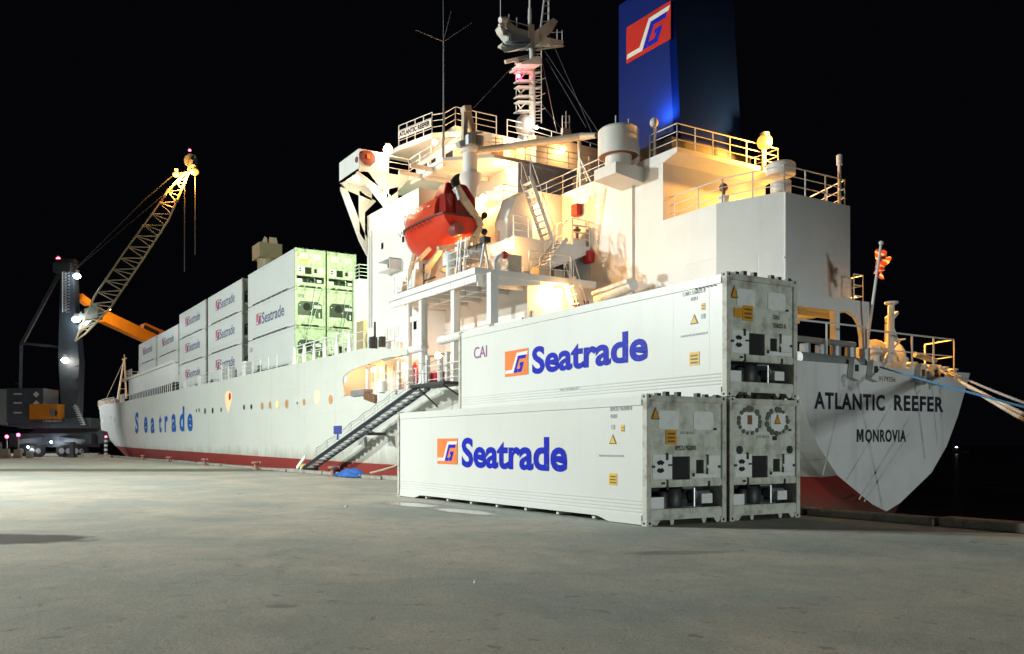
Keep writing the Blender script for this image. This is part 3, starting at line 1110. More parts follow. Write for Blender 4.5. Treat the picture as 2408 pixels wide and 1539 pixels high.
lit = mat('lit_opening', (0.6, 0.4, 0.25), 0.5, emit=(1.0, 0.58, 0.28), estr=0.75)
lit2 = mat('lit_opening_dim', (0.6, 0.45, 0.35), 0.5, emit=(1.0, 0.66, 0.42), estr=0.55)
a, c, e = at(526, 945, X=20.5), at(545, 921, X=20.5), at(537, 970, X=20.5)
p = [(20.484, at(x_, y_, X=20.5).y, at(x_, y_, X=20.5).z) for x_, y_ in ((531, 925), (535, 921), (541, 921), (545, 926), (545, 940), (541, 958), (537, 971), (533, 958), (530, 940))]
dr = MB().prism(p, (0.01, 0, 0)).build('pilot_door', lit, ship)
c = at(541, 933, X=20.5)
MB().lathe((20.47, c.y, c.z), [(0.33, 0.014), (0.33, 0.0), (0.2, 0.0)], 16, 'x').build('lifebuoy_emblem', M['emred'], dr)
port_opening(745.5, 918, 950, 6.5, lit2, 'side_door')
b = MB()
c = at(778, 940, X=20.5)
b.lathe((20.47, c.y, c.z), [(0.30, 0.014), (0.30, 0.0), (0.25, 0.0)], 18, 'x')
b.build('porthole', mat('orange_port', (0.55, 0.26, 0.12), 0.5, emit=(0.8, 0.4, 0.2), estr=0.12), ship)
# anchor pockets
for px, y0, y1, wp in ((247, 972, 996, 4.5), (272, 978, 993, 2.5), (282, 985, 990, 1.5)):
    a = at(px - wp, y0, X=21.2)
    c = at(px + wp, y1, X=21.2)
    hb = XC - (interp((a.y + c.y) / 2, HB_TOP) * .3 + .7 * interp((a.y + c.y) / 2, HB_MID))
    b = MB()
    kk = hb / 21.2
    ym, zm = (a.y + c.y) / 2, (a.z + c.z) / 2
    b.lathe((hb - 0.03, ym, zm), [(0.01, 0.3), (0.9 * wp / 4.5, 0.0), (0.9 * wp / 4.5, 0.3)], 14, 'x')
    b.build('hawsepipe', M['grey'], ship)

# ------------------------------------------------------------------ superstructure
def block(name, x0, x1, y0, y1, z0, z1, m=None, parent=ship, bevel=0.0):
    return MB().box(x0, x1, y0, y1, z0, z1).build(name, m or M['white'], parent, bevel=bevel)


block('house_wall', 22.3, 41.7, 40.8, 47.5, 4.66, 16.0)                 # port tower and its starboard twin
block('lower_house', 24.0, 40.0, 33.0, 40.8, 4.66, 9.55)
block('inner_house', 26.5, 37.5, 36.0, 40.8, 9.55, 15.2)
block('casing', 28.5, 35.5, 28.6, 36.0, 4.66, 14.93)
block('casing_forward', 28.9, 35.2, 36.0, 39.0, 9.83, 14.93)
# casing deck with its bevelled overhang aft
b = MB()
b.prism([(28.47, 39.3, 14.93), (28.47, 39.3, 15.27), (28.47, 27.7, 15.27), (28.47, 27.7, 15.05), (28.47, 28.55, 14.80), (28.47, 30.0, 14.80)], (7.06, 0, 0))
b.build('casing_deck', M['white'], ship)
block('bridge_tier', 27.7, 36.3, 39.0, 47.4, 15.2, 17.75)
b = MB()
b.prism([(23.8, 47.7, 17.7), (23.8, 40.75, 17.7), (26.0, 38.9, 17.7), (38.0, 38.9, 17.7), (40.2, 40.75, 17.7), (40.2, 47.7, 17.7)], (0, 0, 0.2))
b.build('bridge_deck', M['white'], ship)
b = MB()                                         # beams below the bridge deck
for y in (42, 43.4):
    b.box(22.4, 27.6, y - .06, y + .06, 17.45, 17.7)
b.box(23.9, 24.05, 40.9, 44.7, 17.45, 17.7)
b.build('deck_beam', M['white'], ship)
wh = block('wheelhouse', 25.7, 38.3, 42.6, 47.4, 17.9, 19.95)
b = MB()
b.prism([(23.75, 47.8, 19.93), (23.8, 46.2, 19.93), (24.55, 43.3, 19.93), (25.6, 42.45, 19.93), (38.4, 42.45, 19.93), (40.2, 46.2, 19.93), (40.2, 47.8, 19.93)], (0, 0, 0.3))
b.build('compass_deck', M['white'], ship)
block('chart_room', 30.1, 36.0, 40.5, 42.55, 17.9, 20.2)
block('upper_tier', 25.65, 31.0, 42.5, 44.5, 20.24, 20.62)
for (y0, z0, w_) in ((46.3, 18.55, .7), (45.2, 18.55, .7), (43.2, 18.4, .8)):
    wn = MB().box(25.66, 25.69, y0 - w_ / 2, y0 + w_ / 2, z0, z0 + .85).build('window', M['glass'], wh)
# dark red door and brown ladder on the aft face of the wheelhouse
a = at(1156, 405, Y=42.6)
c = at(1183, 350, Y=42.6)
MB().box(a.x, c.x, 42.56, 42.6, 17.92, c.z).build('door', mat('door_maroon', (0.13, 0.02, 0.012), 0.5), wh)
b = MB()
for px in (1155, 1166, 1181):
    b.tube(at(px, 347, Y=42.3), at(px, 322, Y=42.3), 0.03, 5)
for py in (325, 334, 344):
    b.tube(at(1155, py, Y=42.3), at(1181, py + 3, Y=42.3), 0.025, 5)
b.build('ladder', M['rust'], wh)

# --- port bridge wing
wg = MB()
wg.box(20.5, 23.8, 44.85, 47.7, 17.80, 17.95)
wing = wg.build('bridge_wing', M['white'], ship)
b = MB()
b.box(20.5, 20.58, 44.8, 47.7, 17.8, 19.08)
b.box(20.58, 22.45, 44.8, 44.88, 17.8, 19.08)
b.box(20.58, 23.8, 47.62, 47.7, 17.8, 19.08)
b.build('bulwark', M['white'], wing)
# red sidelight screen shapes
p = at(865, 372, Y=44.75)
b = MB()
q8 = [(p.x + .50 * math.cos(q) * 1.0, 44.70, p.z + .46 * math.sin(q)) for q in [math.pi / 8 + i * math.pi / 4 for i in range(8)]]
b.prism(q8, (0, 0.08, 0))
sl = b.build('sidelight_screen', mat('screen_red', (0.20, 0.025, 0.015), 0.5, var=0.6, scale=2.2), wing)
MB().box(p.x - .10, p.x + .10, 44.64, 44.70, p.z - .05, p.z + .2).build('sidelight', M['orange'], sl)
p = at(838, 376, X=20.46)
MB().lathe((20.44, p.y, p.z), [(.17, 0.05), (.17, 0.0), (.1, -.02)], 12, 'x').build('warning_disc', mat('disc_plum', (0.20, 0.02, 0.06), 0.5), wing)


def wing_frame(y, xin):
    """open plate frame that carries the wing, made of straight and diagonal webs"""
    b = MB()
    t = 0.12

    def P2(pts):
        b.prism([(x, y, z) for x, z in pts], (0, t, 0))
    P2([(20.5, 17.8), (20.5, 17.55), (xin, 17.0), (xin, 17.8)])                       # top girder, deeper inboard
    P2([(20.5, 17.75), (20.5, 17.35), (21.75, 14.4), (22.3, 13.5), (22.3, 14.6), (22.05, 15.0), (20.95, 17.4)])   # outer diagonal
    P2([(21.75, 17.5), (22.12, 17.3), (22.12, 14.4), (21.75, 14.9)])                  # post
    P2([(22.12, 17.3), (22.9, 17.0), (22.12, 16.2)])
    return b


wing_frame(47.45, 22.6).build('wing_frame', M['white'], wing)
fb = MB()
y = 44.82


def P3(pts):
    fb.prism([(x, y, z) for x, z in pts], (0, 0.1, 0))


def zx(px, py):
    p = at(px, py, Y=y)
    return (p.x, p.z)


P3([zx(845, 398), zx(905, 404), zx(905, 411), zx(970, 412), zx(945, 440), zx(921, 462), zx(845, 405)][::1])
P3([zx(838, 404), zx(866, 404), zx(940, 505), zx(940, 540), zx(925, 515)])
P3([zx(914, 445), zx(936, 440), zx(936, 600), zx(921, 600)])
fb.build('wing_frame', M['white'], wing)

rail([(22.45, 44.85, 17.95), (23.85, 44.85, 17.95), (23.85, 40.85, 17.95), (25.9, 39.0, 17.95)], h=1.05)
rail([(28.2, 39.0, 17.95), (36, 39.0, 17.95)], h=1.0)
# compass deck railing with the name board
rl = rail([(23.85, 46.2, 20.23), (24.6, 43.35, 20.23)], h=1.25, n=4, step=0.75)
rail([(24.6, 43.35, 20.23), (25.1, 42.75, 20.23), (25.7, 42.5, 20.62), (28.6, 42.5, 20.62)], h=1.1)
rail([(29.4, 42.5, 20.62), (31.2, 42.5, 20.62), (37.5, 42.5, 20.23)], h=1.05)
A0, A1 = Vector((23.80, 46.15, 20.62)), Vector((24.55, 43.35, 20.62))
ang = math.atan2(A1.y - A0.y, A1.x - A0.x)
nb = MB().box(0, (A1 - A0).length, -0.03, 0, 0, 0.46).build('name_board', M['white'], ship, loc=A0)
nb.rotation_euler = (0, 0, ang)
me = text_mesh('lettering', 'ATLANTIC REEFER', M['ktext'], (A1 - A0).length * .93, 0.31, bold=0.05)
me.transform(face_matrix('aft'))
t = link_mesh('lettering', me, nb, (0.1, -0.035, 0.09))

# --- boat platform, its posts and beams
b = MB()
b.prism([(20.5, 32.2, 9.54), (20.5, 40.9, 9.54), (20.9, 41.6, 9.54), (22.3, 41.6, 9.54), (28.45, 36, 9.54), (28.45, 33.3, 9.54), (27.6, 32.2, 9.54)], (0, 0, 0.29))
plat = b.build('boat_deck', M['white'], ship)
b = MB()
for y in (33.3, 34.6, 35.9, 37.2, 38.5, 39.8):
    b.box(20.6, 23.95, y - .05, y + .05, 9.22, 9.54)
b.box(20.62, 20.74, 32.3, 41.0, 9.2, 9.54)
b.box(22.3, 22.42, 32.3, 40.7, 9.26, 9.54)
b.prism([(20.7, 32.25, 9.54), (24.2, 32.25, 9.54), (24.2, 32.25, 9.35), (23.2, 32.25, 9.25), (20.7, 32.25, 9.0)], (0, 0.1, 0))
b.build('deck_beam', M['white'], plat)
for px, X_, w_, z0 in ((961, 20.72, .16, 4.66), (990, 20.8, .30, 4.66), (1066, 20.8, .30, 4.66), (1152, 21.0, .34, 4.66)):
    p = at(px, X=X_)
    MB().box(X_ - .06, X_ + w_, p.y - w_ * .5, p.y + w_ * .5, z0, 9.54).build('column', M['white'], ship)
p, q = at(962, 753, X=20.8), at(990, 747, X=20.8)
b = MB().bar((20.8, p.y, p.z), (20.8, q.y, p.z), 0.1, 0.28)
p, q = at(1066, 800, X=20.8), at(1200, 770, X=20.8)
b.bar((20.86, p.y, 7.0), (20.86, 29.0, 7.0), 0.12, 0.30)
b.build('brace', M['white'], ship)

# railings on the boat platform, in short runs
rail([(20.6, 40.5, 9.83), (20.6, 38.9, 9.83)], h=1.1, step=1.2)
rail([(20.6, 34.8, 9.83), (20.6, 33.6, 9.83), (22.0, 33.6, 9.83)], h=1.1, step=1.2)
rail([(23.6, 32.3, 9.83), (26.1, 32.3, 9.83)], h=1.1, step=1.2)
# stair-landing block on the platform and its ladders
blk = MB()
a = at(1209, 556, Y=33.6)
blk.box(a.x, 28.45, 33.6, 36.0, 11.9, a.z + .02)
blk.prism([(a.x, 33.6, 11.9), (28.4, 33.6, 11.9), (28.4, 33.6, 11.6), (a.x + 1.6, 33.6, 10.3), (a.x + .7, 33.6, 10.3), (a.x, 33.6, 11.3)], (0, 2.3, 0))
blk.box(a.x + .5, a.x + 1.9, 33.9, 36, 9.83, 10.35)
landing = blk.build('stair_landing', M['white'], ship)
LZ = a.z


def stair(p0, p1, width, name='stair', steps=9, parent=ship, wdir=(0, 1, 0), m=None, hand=True):
    p0, p1, wd = Vector(p0), Vector(p1), Vector(wdir).normalized() * width
    b = MB()
    for o in (Vector((0, 0, 0)), wd):
        b.bar(p0 + o, p1 + o, 0.05, 0.22)
        if hand:
            b.tube(p0 + o + Vector((0, 0, .9)), p1 + o + Vector((0, 0, .9)), 0.022, 5)
            for k in (0.0, .5, 1.0):
                q = p0.lerp(p1, k) + o
                b.tube(q, q + Vector((0, 0, .9)), 0.02, 5)
    run = Vector((p1.x - p0.x, p1.y - p0.y, 0)).normalized() * 0.11
    for i in range(1, steps):
        q = p0.lerp(p1, i / steps)
        b.prism([q - run, q + run, q + run + wd, q - run + wd], (0, 0, 0.035))
    return b.build(name, m or M['white'], parent)


p0, p1 = at(1292, 553, Y=34.6), at(1236, 448, Y=34.6)
stair((p0.x, 34.2, LZ), (p1.x, 34.2, 15.25), 0.75, steps=11)
p0, p1 = at(1262, 648, Y=33.2), at(1318, 560, Y=33.2)
stair((p0.x - .2, 32.7, 9.85), (p1.x, 32.7, LZ), 0.7, steps=9)
p0, p1 = at(1358, 655, Y=31.5), at(1405, 752, Y=31.0)
stair((p0.x, 31.8, 9.83), (p1.x, 31.0, 6.0), 0.7, steps=9)
rail([(a.x, 33.65, LZ), (a.x + .9, 33.65, LZ)], h=1.05)
rail([(27.3, 33.65, LZ), (28.4, 33.65, LZ)], h=1.05)
# tall vent trunk beside the landing with a chamfered top
b = MB()
p, q = at(1172, 470, Y=36.0), at(1234, 440, Y=36.0)
b.prism([(p.x, 35.2, 9.83), (q.x, 35.2, 9.83), (q.x, 35.2, 14.0), (q.x - .5, 35.2, 14.9), (p.x + .45, 35.2, 14.5), (p.x, 35.2, 13.3)], (0, 1.2, 0))
b.build('vent_trunk', M['white'], ship, bevel=0.12)
b = MB()                                          # tapered bracket on the right of the recess
p = at(1376, 520, X=28.3)
b.prism([(28.5, p.y + 1.6, 9.83), (27.75, p.y + .9, 9.83), (27.75, p.y + .9, 11.9), (28.5, p.y - .2, 13.0), (28.5, p.y - .2, 9.83)], (0, 0, 0.001))
b.box(27.5, 28.5, p.y, p.y + 1.4, 11.7, 12.3)
b.box(27.4, 27.6, p.y + .2, p.y + .35, 9.83, 12.0)
b.build('casing_bracket', M['white'], ship)
rail([(27.5, p.y + 1.3, 12.3), (27.5, p.y + .05, 12.3), (28.4, p.y + .05, 12.3)], h=1.05)
for px, py, X_ in ((1355, 495, 28.3), (1384, 605, 28.3)):
    p = at(px, py, X=X_)
    MB().box(28.12, 28.5, p.y - .26, p.y + .26, p.z - .32, p.z + .32).build('hose_box', M['fire'] if py > 550 else mat('hose_box_red', (0.42, 0.02, 0.012), 0.35), ship, bevel=0.09)
b = MB()
p = at(1357, 549, X=27.9)
b.lathe((27.9, p.y, p.z), [(0.08, -.5), (0.08, 0.1), (0.2, 0.12), (0.2, 0.2), (0.09, .22), (0.09, .42)], 10)
b.build('hydrant', M['rust'], ship)
b = MB()
p, q = at(1318, 582, X=28.2), at(1345, 572, X=28.2)
b.path([p, p.lerp(q, .35) + Vector((0, 0, -.12)), p.lerp(q, .7) + Vector((0, 0, -.05)), q], 0.035, 6)
b.build('fire_hose', M['fire'], ship)
# gooseneck with a red cap, searchlights and small gear on the platform edge
b = MB()
p = at(1173, 640, Y=32.6)
b.path([(p.x - .2, 32.6, 9.83), (p.x - .2, 32.6, 10.25), (p.x - .05, 32.6, 10.55), (p.x + .2, 32.6, 10.62)], 0.11, 8)
b.path([(p.x + .05, 32.75, 9.83), (p.x + .05, 32.75, 10.3)], 0.1, 8)
gn = b.build('gooseneck_vent', M['white'], ship, True)
MB().ball((p.x + .32, 32.6, 10.66), 0.19, 8).build('cap', M['fire'], gn, True)
b = MB()
p = at(1118, 640, Y=32.6)
b.bar((p.x + .25, 32.6, 9.83), (p.x + .5, 32.6, 11.1), 0.08)
b.bar((p.x + .75, 32.6, 9.83), (p.x + .5, 32.6, 11.1), 0.08)
b.m = 1
b.box(p.x + .35, p.x + .7, 32.4, 32.8, 11.1, 11.35)
b.build('searchlight', [M['white'], M['dark']], ship)
for (x0, x1, z1) in ((22.6, 23.4, 10.75), (24.4, 25.1, 10.4), (25.3, 25.9, 10.3)):
    MB().box(x0, x1, 32.6, 33.3, 9.83, z1).build('deck_locker', M['beige'], ship, bevel=0.04)
# winch reel drum, grey, lying on its side
b = MB()
p = at(1118, 597, Y=34.2)
ax = Vector((0.55, -0.82, 0.12)).normalized()
c0 = Vector((p.x, 34.2, p.z))
b.tube(c0 - ax * .55, c0 + ax * .55, 0.42, 18)
for k in (-.55, -.2, .2, .55):
    b.tube(c0 + ax * (k - .03), c0 + ax * (k + .03), 0.46, 18)
b.m = 1
b.tube(c0 + ax * .57, c0 + ax * .6, 0.06, 8)
raft = b.build('life_raft_canister', [M['galv'], M['dark']], None, smooth=True)
tag(raft, 'grey drum-shaped life raft canister below the lifeboat, on the boat deck corner', 'life raft')
b = MB()
for s in (-.35, .35):
    q = c0 + ax * s
    b = MB().bar((q.x - .3, q.y, 9.83), (q.x - .1, q.y, q.z - .36), .06)
    b.bar((q.x + .3, q.y, 9.83), (q.x + .1, q.y, q.z - .36), .06)
    b.build('raft_cradle', M['white'], ship)

# windows, doors and small fittings on the port wall
for px0, px1, y0, y1 in ((897, 901, 571, 587), (946, 950, 556, 571), (878, 881, 790, 800)):
    p, q = at(px0, y1, X=22.28), at(px1, y0, X=22.28)
    MB().box(22.26, 22.30, q.y, p.y, p.z, q.z).build('window', M['glass'], ship)
for px0, px1, y0, y1 in ((905, 911, 776, 798), (931, 937, 766, 790)):
    p, q = at(px0, y1, X=22.28), at(px1, y0, X=22.28)
    f = MB().box(22.24, 22.30, q.y - .05, p.y + .05, p.z - .05, q.z + .05).build('window', M['white'], ship)
    MB().box(22.225, 22.24, q.y + .12, p.y - .02, p.z, q.z).build('pane', M['panel'], f)
for px0, px1, y0, y1 in ((973, 979, 751, 776), (1018, 1023, 741, 764)):
    p, q = at(px0, y1, X=23.9 if px0 > 1000 else 22.28), at(px1, y0, X=23.9 if px0 > 1000 else 22.28)
    MB().box(p.x - .02, p.x + .12, q.y, p.y, p.z, q.z).build('window', M['glass'], ship)
p, q = at(1023, 783, X=23.95), at(1050, 776, X=23.95)
MB().box(23.96, 24.02, q.y, p.y, p.z, q.z).build('name_plate', M['grey'], ship)
p, q = at(897, 640, X=21.7), at(912, 612, X=21.7)
b = MB()
b.box(21.55, 22.3, q.y - .5, q.y - .44, p.z, q.z + .05)
b.box(21.55, 22.3, q.y - .5, p.y + .2, p.z - .06, p.z)
b.box(21.55, 22.3, q.y - .5, p.y + .2, q.z, q.z + .05)
sb = b.build('sidelight_box', M['white'], ship)
MB().box(22.2, 22.29, q.y - .44, p.y + .2, p.z, q.z).build('screen', M['black'], sb)
for px, X_, z1 in ((868, 22.22, 15.0), (872, 22.22, 15.0), (1487, 28.42, 14.9)):
    p = at(px, X=X_)
    MB().tube((X_, p.y, 9.0), (X_, p.y, z1), 0.05, 6).build('drain_pipe', M['white'], ship)

# --- ventilators
b = MB()
p = at(1447.5, 400, X=27.55)
cx, cy = 27.55, p.y
Wd = 0.98
zt = 14.95
y0, y1 = at(1447.8, 406, X=26.75).y, at(1397, 425, X=26.75).y
zb = at(1447.8, 406, X=26.75).z
zw = at(1481, 438, X=28.5).z - .1
yw0 = at(1503, 405, X=28.5).y
b.add([(26.75, y0, zt), (26.75, y1, zt), (28.5, y1, zt), (28.5, y0, zt), (26.75, y0, zb), (26.75, y1, zb), (28.5, y1, zw), (28.5, y0, zw)],
      [(0, 1, 2, 3), (0, 4, 5, 1), (4, 7, 6, 5), (0, 3, 7, 4), (1, 5, 6, 2), (3, 2, 6, 7)])
b.build('vent_sponson', M['white'], ship)
cy = (y0 + y1) / 2
vb = MB()
vb.lathe((27.6, cy, zt), [(0.62, 0), (0.62, 1.0)], 24)
vent = vb.build('ventilator', M['white'], ship, smooth=True)
zc0, zc1 = at(1447, 372, X=27.6).z, at(1447, 307, X=27.6).z
hb_ = MB()
rr = 0.96
hb_.lathe((27.6, cy, 0), [(rr, zc0), (rr, zc1 - .12), (rr - .10, zc1 - .02), (0.1, zc1)], 32)
hb_.build('hood', M['white'], vent, smooth=True)
MB().lathe((27.6, cy, 0), [(rr - .06, zc0 - .012), (rr - .06, zc0 - .005)], 32).build('hood_mouth', M['rust'], vent)
b = MB()
for dx in (-.35, .45):
    MB().tube((27.6 + dx, cy - .2, zc1 - .1), (27.6 + dx, cy - .2, zc1 + .5), 0.03, 5).build('lifting_lug', M['white'], vent)
# small ventilator on the stern house
p = at(1836, 440, Y=24.2)
vb = MB().lathe((p.x, 24.2, 12.1), [(0.42, 0), (0.42, 1.0)], 20)
v2 = vb.build('ventilator', M['white'], ship, smooth=True)
q0, q1 = at(1836, 414, Y=24.2).z, at(1836, 385, Y=24.2).z
MB().lathe((p.x, 24.2, 0), [(.60, q0), (.60, q1 - .08), (.5, q1), (.1, q1 + .02)], 24).build('hood', M['white'], v2, smooth=True)

# --- stern house and its canopy
b = MB()
b.prism([(28.47, 30.4, 7.66), (28.47, 25.45, 7.66), (29.55, 22.9, 7.66), (33.85, 22.9, 7.66), (34.9, 25.45, 7.66), (34.9, 30.4, 7.66)], (0, 0, 12.13 - 7.66))
sh = b.build('stern_house', M['white'], ship)
b = MB()
p = at(1843, X=29.5)
b.tube((29.55, 22.84, 7.7), (29.55, 22.84, 12.1), 0.05, 8)
b.box(29.45, 29.65, 22.82, 22.9, 9.4, 9.45)
b.build('drain_pipe', M['white'], sh)
# canopy over the mooring deck with arched aft opening
b = MB()
b.box(26.3, 32.9, 21.45, 30.0, 7.38, 7.66)
arc = [(32.9, 7.66), (32.9, 4.7), (32.45, 4.7), (32.4, 6.2), (32.25, 6.7), (31.95, 7.0), (31.5, 7.14), (26.3, 7.14), (26.3, 7.66)]
b.prism([(x, 21.4, z) for x, z in arc], (0, 0.14, 0))
b.box(30.72, 31.0, 21.42, 21.66, 4.7, 7.3)
b.box(32.5, 32.9, 26, 26.3, 4.7, 7.4)
b.box(26.3, 26.5, 21.6, 30, 4.7, 7.4)
for y in (23, 24.6, 26.2):
    b.box(26.4, 32.8, y, y + .12, 7.18, 7.38)
b.build('canopy', M['white'], ship)
rail([(33.2, 22.3, 7.66), (33.85, 22.3, 7.66), (33.85, 22.88, 7.66)], h=1.35, step=.7)
rail([(28.6, 30.3, 12.13), (29.5, 30.3, 12.13)], h=1.1)
rail([(29.0, 29.7, 12.13), (28.9, 25.5, 12.13), (29.75, 23.05, 12.13), (33.7, 23.05, 12.13), (34.6, 25.4, 12.13)], h=1.15, n=3, step=1.45)
b = MB()
p = at(1974, 440, Y=23.1)
b.tube((p.x, 23.1, 12.13), (p.x, 23.1, 14.0), 0.07, 8)
b.lathe((p.x, 23.1, 13.9), [(.12, 0), (.12, .18), (.07, .2), (.12, .22), (.12, .42), (.05, .46)], 12)
b.build('stern_light_post', M['white'], ship)
b = MB()
p = at(1693, 462, X=28.9)
b.box(29.0, 29.3, p.y - .15, p.y + .15, 12.13, 12.6)
b.m = 1
b.tube((29.15, p.y, 12.6), (29.15, p.y, 12.8), 0.06, 8)
b.ball((29.1, p.y - .02, 12.95), 0.19, 8)
b.build('searchlight', [M['white'], M['rust']], ship)

# --- railings on the casing deck
rail([(28.55, 38.9, 15.27), (28.55, cy + 1.05, 15.27)], h=1.05, step=1.5)
rail([(28.55, cy - 1.1, 15.27), (28.55, 27.78, 15.27)], h=1.1, step=1.4)
rail([(28.55, 27.78, 15.27), (35.4, 27.78, 15.27), (35.4, 30.5, 15.27)], h=1.1, step=1.15)
rail([(28.55, 38.9, 15.27), (26.6, 38.9, 15.27)], h=1.05)
b = MB()
p = at(1538, 322, X=28.7)
b.tube((28.75, p.y, 15.27), (28.75, p.y, 16.7), 0.06, 8)
b.ball((28.7, p.y, 16.95), 0.2, 10, 1.25)
b.build('floodlight', M['white'], ship, smooth=True)
light('lamp_light', 'SPOT', (28.98, p.y - .1, 17.3), 260, (.55, .92, 1.0), .1, (29.9, 29.6, 18.2), 130, .9)

# --- funnel with the company badge
fy0, fy1 = 28.75, 32.9
fx0, fx1 = 29.7, 34.2
fz1 = at(1463, 20, X=29.7).z + .15
b = MB()
pl = [(fx0, fy1, 15.27), (fx0, fy0 + .3, 15.27), (fx0 + .18, fy0, 15.27), (fx1 - .18, fy0, 15.27), (fx1, fy0 + .3, 15.27), (fx1, fy1, 15.27)]
top = [(fx0, fy1 - .0, fz1 + .1), (fx0, fy0 + .85, fz1 + .1), (fx0 + .18, fy0 + .6, fz1 + .1), (fx1 - .18, fy0 + .6, fz1 + .1), (fx1, fy0 + .85, fz1 + .1), (fx1, fy1, fz1 + .1)]
n = len(pl)
b.add(pl + top, [tuple(range(n - 1, -1, -1)), tuple(range(n, 2 * n))] + [(i, (i + 1) % n, n + (i + 1) % n, n + i) for i in range(n)])
fun = b.build('funnel', M['funnel'], ship)
e0, e1 = at(1473, 151, X=29.68), at(1577, 5, X=29.68)
ez0 = at(1473, 151, X=29.68).z
ez1 = at(1577, 5, X=29.68).z
emblem('emblem', 'port', (29.69, e0.y, ez0), e0.y - e1.y, at(1473, 66, X=29.68).z - ez0, fun, M['emred'], 0.012)
b = MB()
for dx, dy in ((.8, 1.0), (1.8, 1.4), (2.8, 1.0)):
    b.tube((fx0 + dx, fy0 + 1 + dy, fz1), (fx0 + dx, fy0 + 1 + dy, fz1 + 1.2), 0.25, 12)
b.build('exhaust_pipe', M['dark'], fun)
block('funnel_base', 29.2, 34.6, 28.75, 36.0, 15.27, 16.2, M['dark'])

# --- radar mast
MY = 43.4


def mp(px, py, dy=0.0):
    return at(px, py, Y=MY + dy)


b = MB()
b.tube(mp(1251, 305), mp(1251, 60), 0.20, 12, 0.16)
q = mp(1244, 330)
b.prism([mp(1228, 335), mp(1260, 335), mp(1253, 288), mp(1246, 288)], (0, 0.9, 0))
mast = b.build('radar_mast', M['white'], ship, smooth=True)
b = MB()
b.tube(mp(1246, 92), mp(1246, 22), 0.12, 8)
b.tube(mp(1246, 45), mp(1246, 18), 0.14, 8, 0.10)
b.tube(mp(1246, 22), mp(1246, -60), 0.07, 8)
b.build('topmast', M['white'], mast)
b = MB()                                          # signal-halyard ladder mast
b.tube(mp(1270, 80), mp(1282, -20), 0.06, 6)
b.tube(mp(1290, 80), mp(1291, -20), 0.07, 6)
for py in (2, 13, 31, 50):
    k = (80 - py) / 100
    b.tube(mp(1270 + 12 * k, py + 2), mp(1291, py), 0.04, 5)
b.build('halyard_mast', M['white'], mast)
b = MB()                                          # port and starboard yard arms
b.prism([mp(1176, 62), mp(1190, 44), mp(1216, 66), mp(1252, 76), mp(1252, 112), mp(1232, 100), mp(1200, 98), mp(1180, 72)], (0, .55, 0))
b.prism([mp(1252, 78), mp(1288, 52), mp(1298, 60), mp(1285, 84), mp(1256, 110)], (0, -.6, 0))
b.prism([mp(1270, 84), mp(1325, 97), mp(1325, 104), mp(1265, 104)], (0, .5, 0))
b.bar(mp(1256, 118), mp(1325, 109), 0.08)
b.bar(mp(1290, 102), mp(1298, 112), 0.06)
b.bar(mp(1305, 103), mp(1298, 112), 0.06)
b.tube(mp(1176, 48), mp(1191, 46), .2, 8)
b.tube(mp(1190, 68), mp(1190, 45), .10, 8)
b.tube(mp(1174, 60), mp(1180, 57), .10, 8)
b.build('yard_arm', M['white'], mast)
b = MB()
for px, py in ((1197, 34), (1215, 42), (1310, 70), (1322, 72)):
    b.tube(mp(px, py), mp(px, py + 24), .03, 5)
b.tube(mp(1197, 48), mp(1244, 62), .022, 5)
b.tube(mp(1270, 78), mp(1322, 76), .022, 5)
b.tube(mp(1177, 60), mp(1177, 0), .025, 5)
b.build('yard_railing', M['white'], mast)
b = MB()                                          # upper radar platform
b.add([mp(1178, 113, -.3), mp(1186, 124, -1.2), mp(1235, 112, -.8), mp(1253, 96, 0), mp(1253, 104, .6), mp(1215, 100, .6), mp(1180, 106, .3), mp(1240, 118, -.2)],
      [(0, 1, 2, 3), (3, 4, 5, 6), (0, 3, 6), (1, 7, 2), (0, 6, 5, 7), (0, 7, 1), (2, 7, 4, 3)])
b.bar(mp(1176, 107), mp(1204, 118), 0.5, 0.12)
b.build('radar_platform', M['white'], mast)
b = MB()
b.tube(mp(1196, 100), mp(1196, 82), .22, 10)
b.bar(mp(1180, 78, -.5), mp(1212, 88, .5), 0.14, 0.2)
b.build('radar_scanner', M['white'], mast)
b = MB()                                          # middle platform with scanner bar
b.prism([mp(1203, 162), mp(1242, 146), mp(1252, 152), mp(1252, 166), mp(1226, 166), mp(1206, 166)], (0, -1.0, 0))
b.bar(mp(1205, 166), mp(1250, 166), 0.7, 0.08)
b.build('radar_platform', M['white'], mast)
b = MB()
b.bar(mp(1188, 146, -.7), mp(1241, 134, -.7), 0.16, 0.20)
b.tube(mp(1216, 152, -.7), mp(1216, 140, -.7), 0.15, 8)
b.build('radar_scanner', M['white'], mast)
for i, (y0, y1) in enumerate(((170, 193), (206, 229), (241, 264))):
    b = MB()
    b.bar(mp(1214, y0), mp(1250, y0 + 1), .5, .07)
    b.bar(mp(1213, y1), mp(1250, y1 - 1), .5, .07)
    b.bar(mp(1216, y1 - 1), mp(1236, y0 + 2), .07, .07)
    b.bar(mp(1216, y0 + 2), mp(1228, y1 - 4), .06, .06)
    b.tube(mp(1214, y0 + 2), mp(1214, y1), .03, 5)
    b.build('light_platform', M['white'], mast)
    b = MB().bar(mp(1256, y0 + 3), mp(1270, y0 + 1), .4, .06)
    b.bar(mp(1258, y1), mp(1282, y1 - 9), .05)
    b.build('bracket', M['white'], mast)
lamp(mp(1219, 179, -.3), 26, (1.0, 0.05, 0.14), 0.12, (0.25, -0.1, 0), mast, 40, 'mast_light', .06)
b = MB()
b.tube(mp(1273, 290), mp(1273, 102), .035, 5)
b.tube(mp(1258, 290), mp(1257, 110), .03, 5)
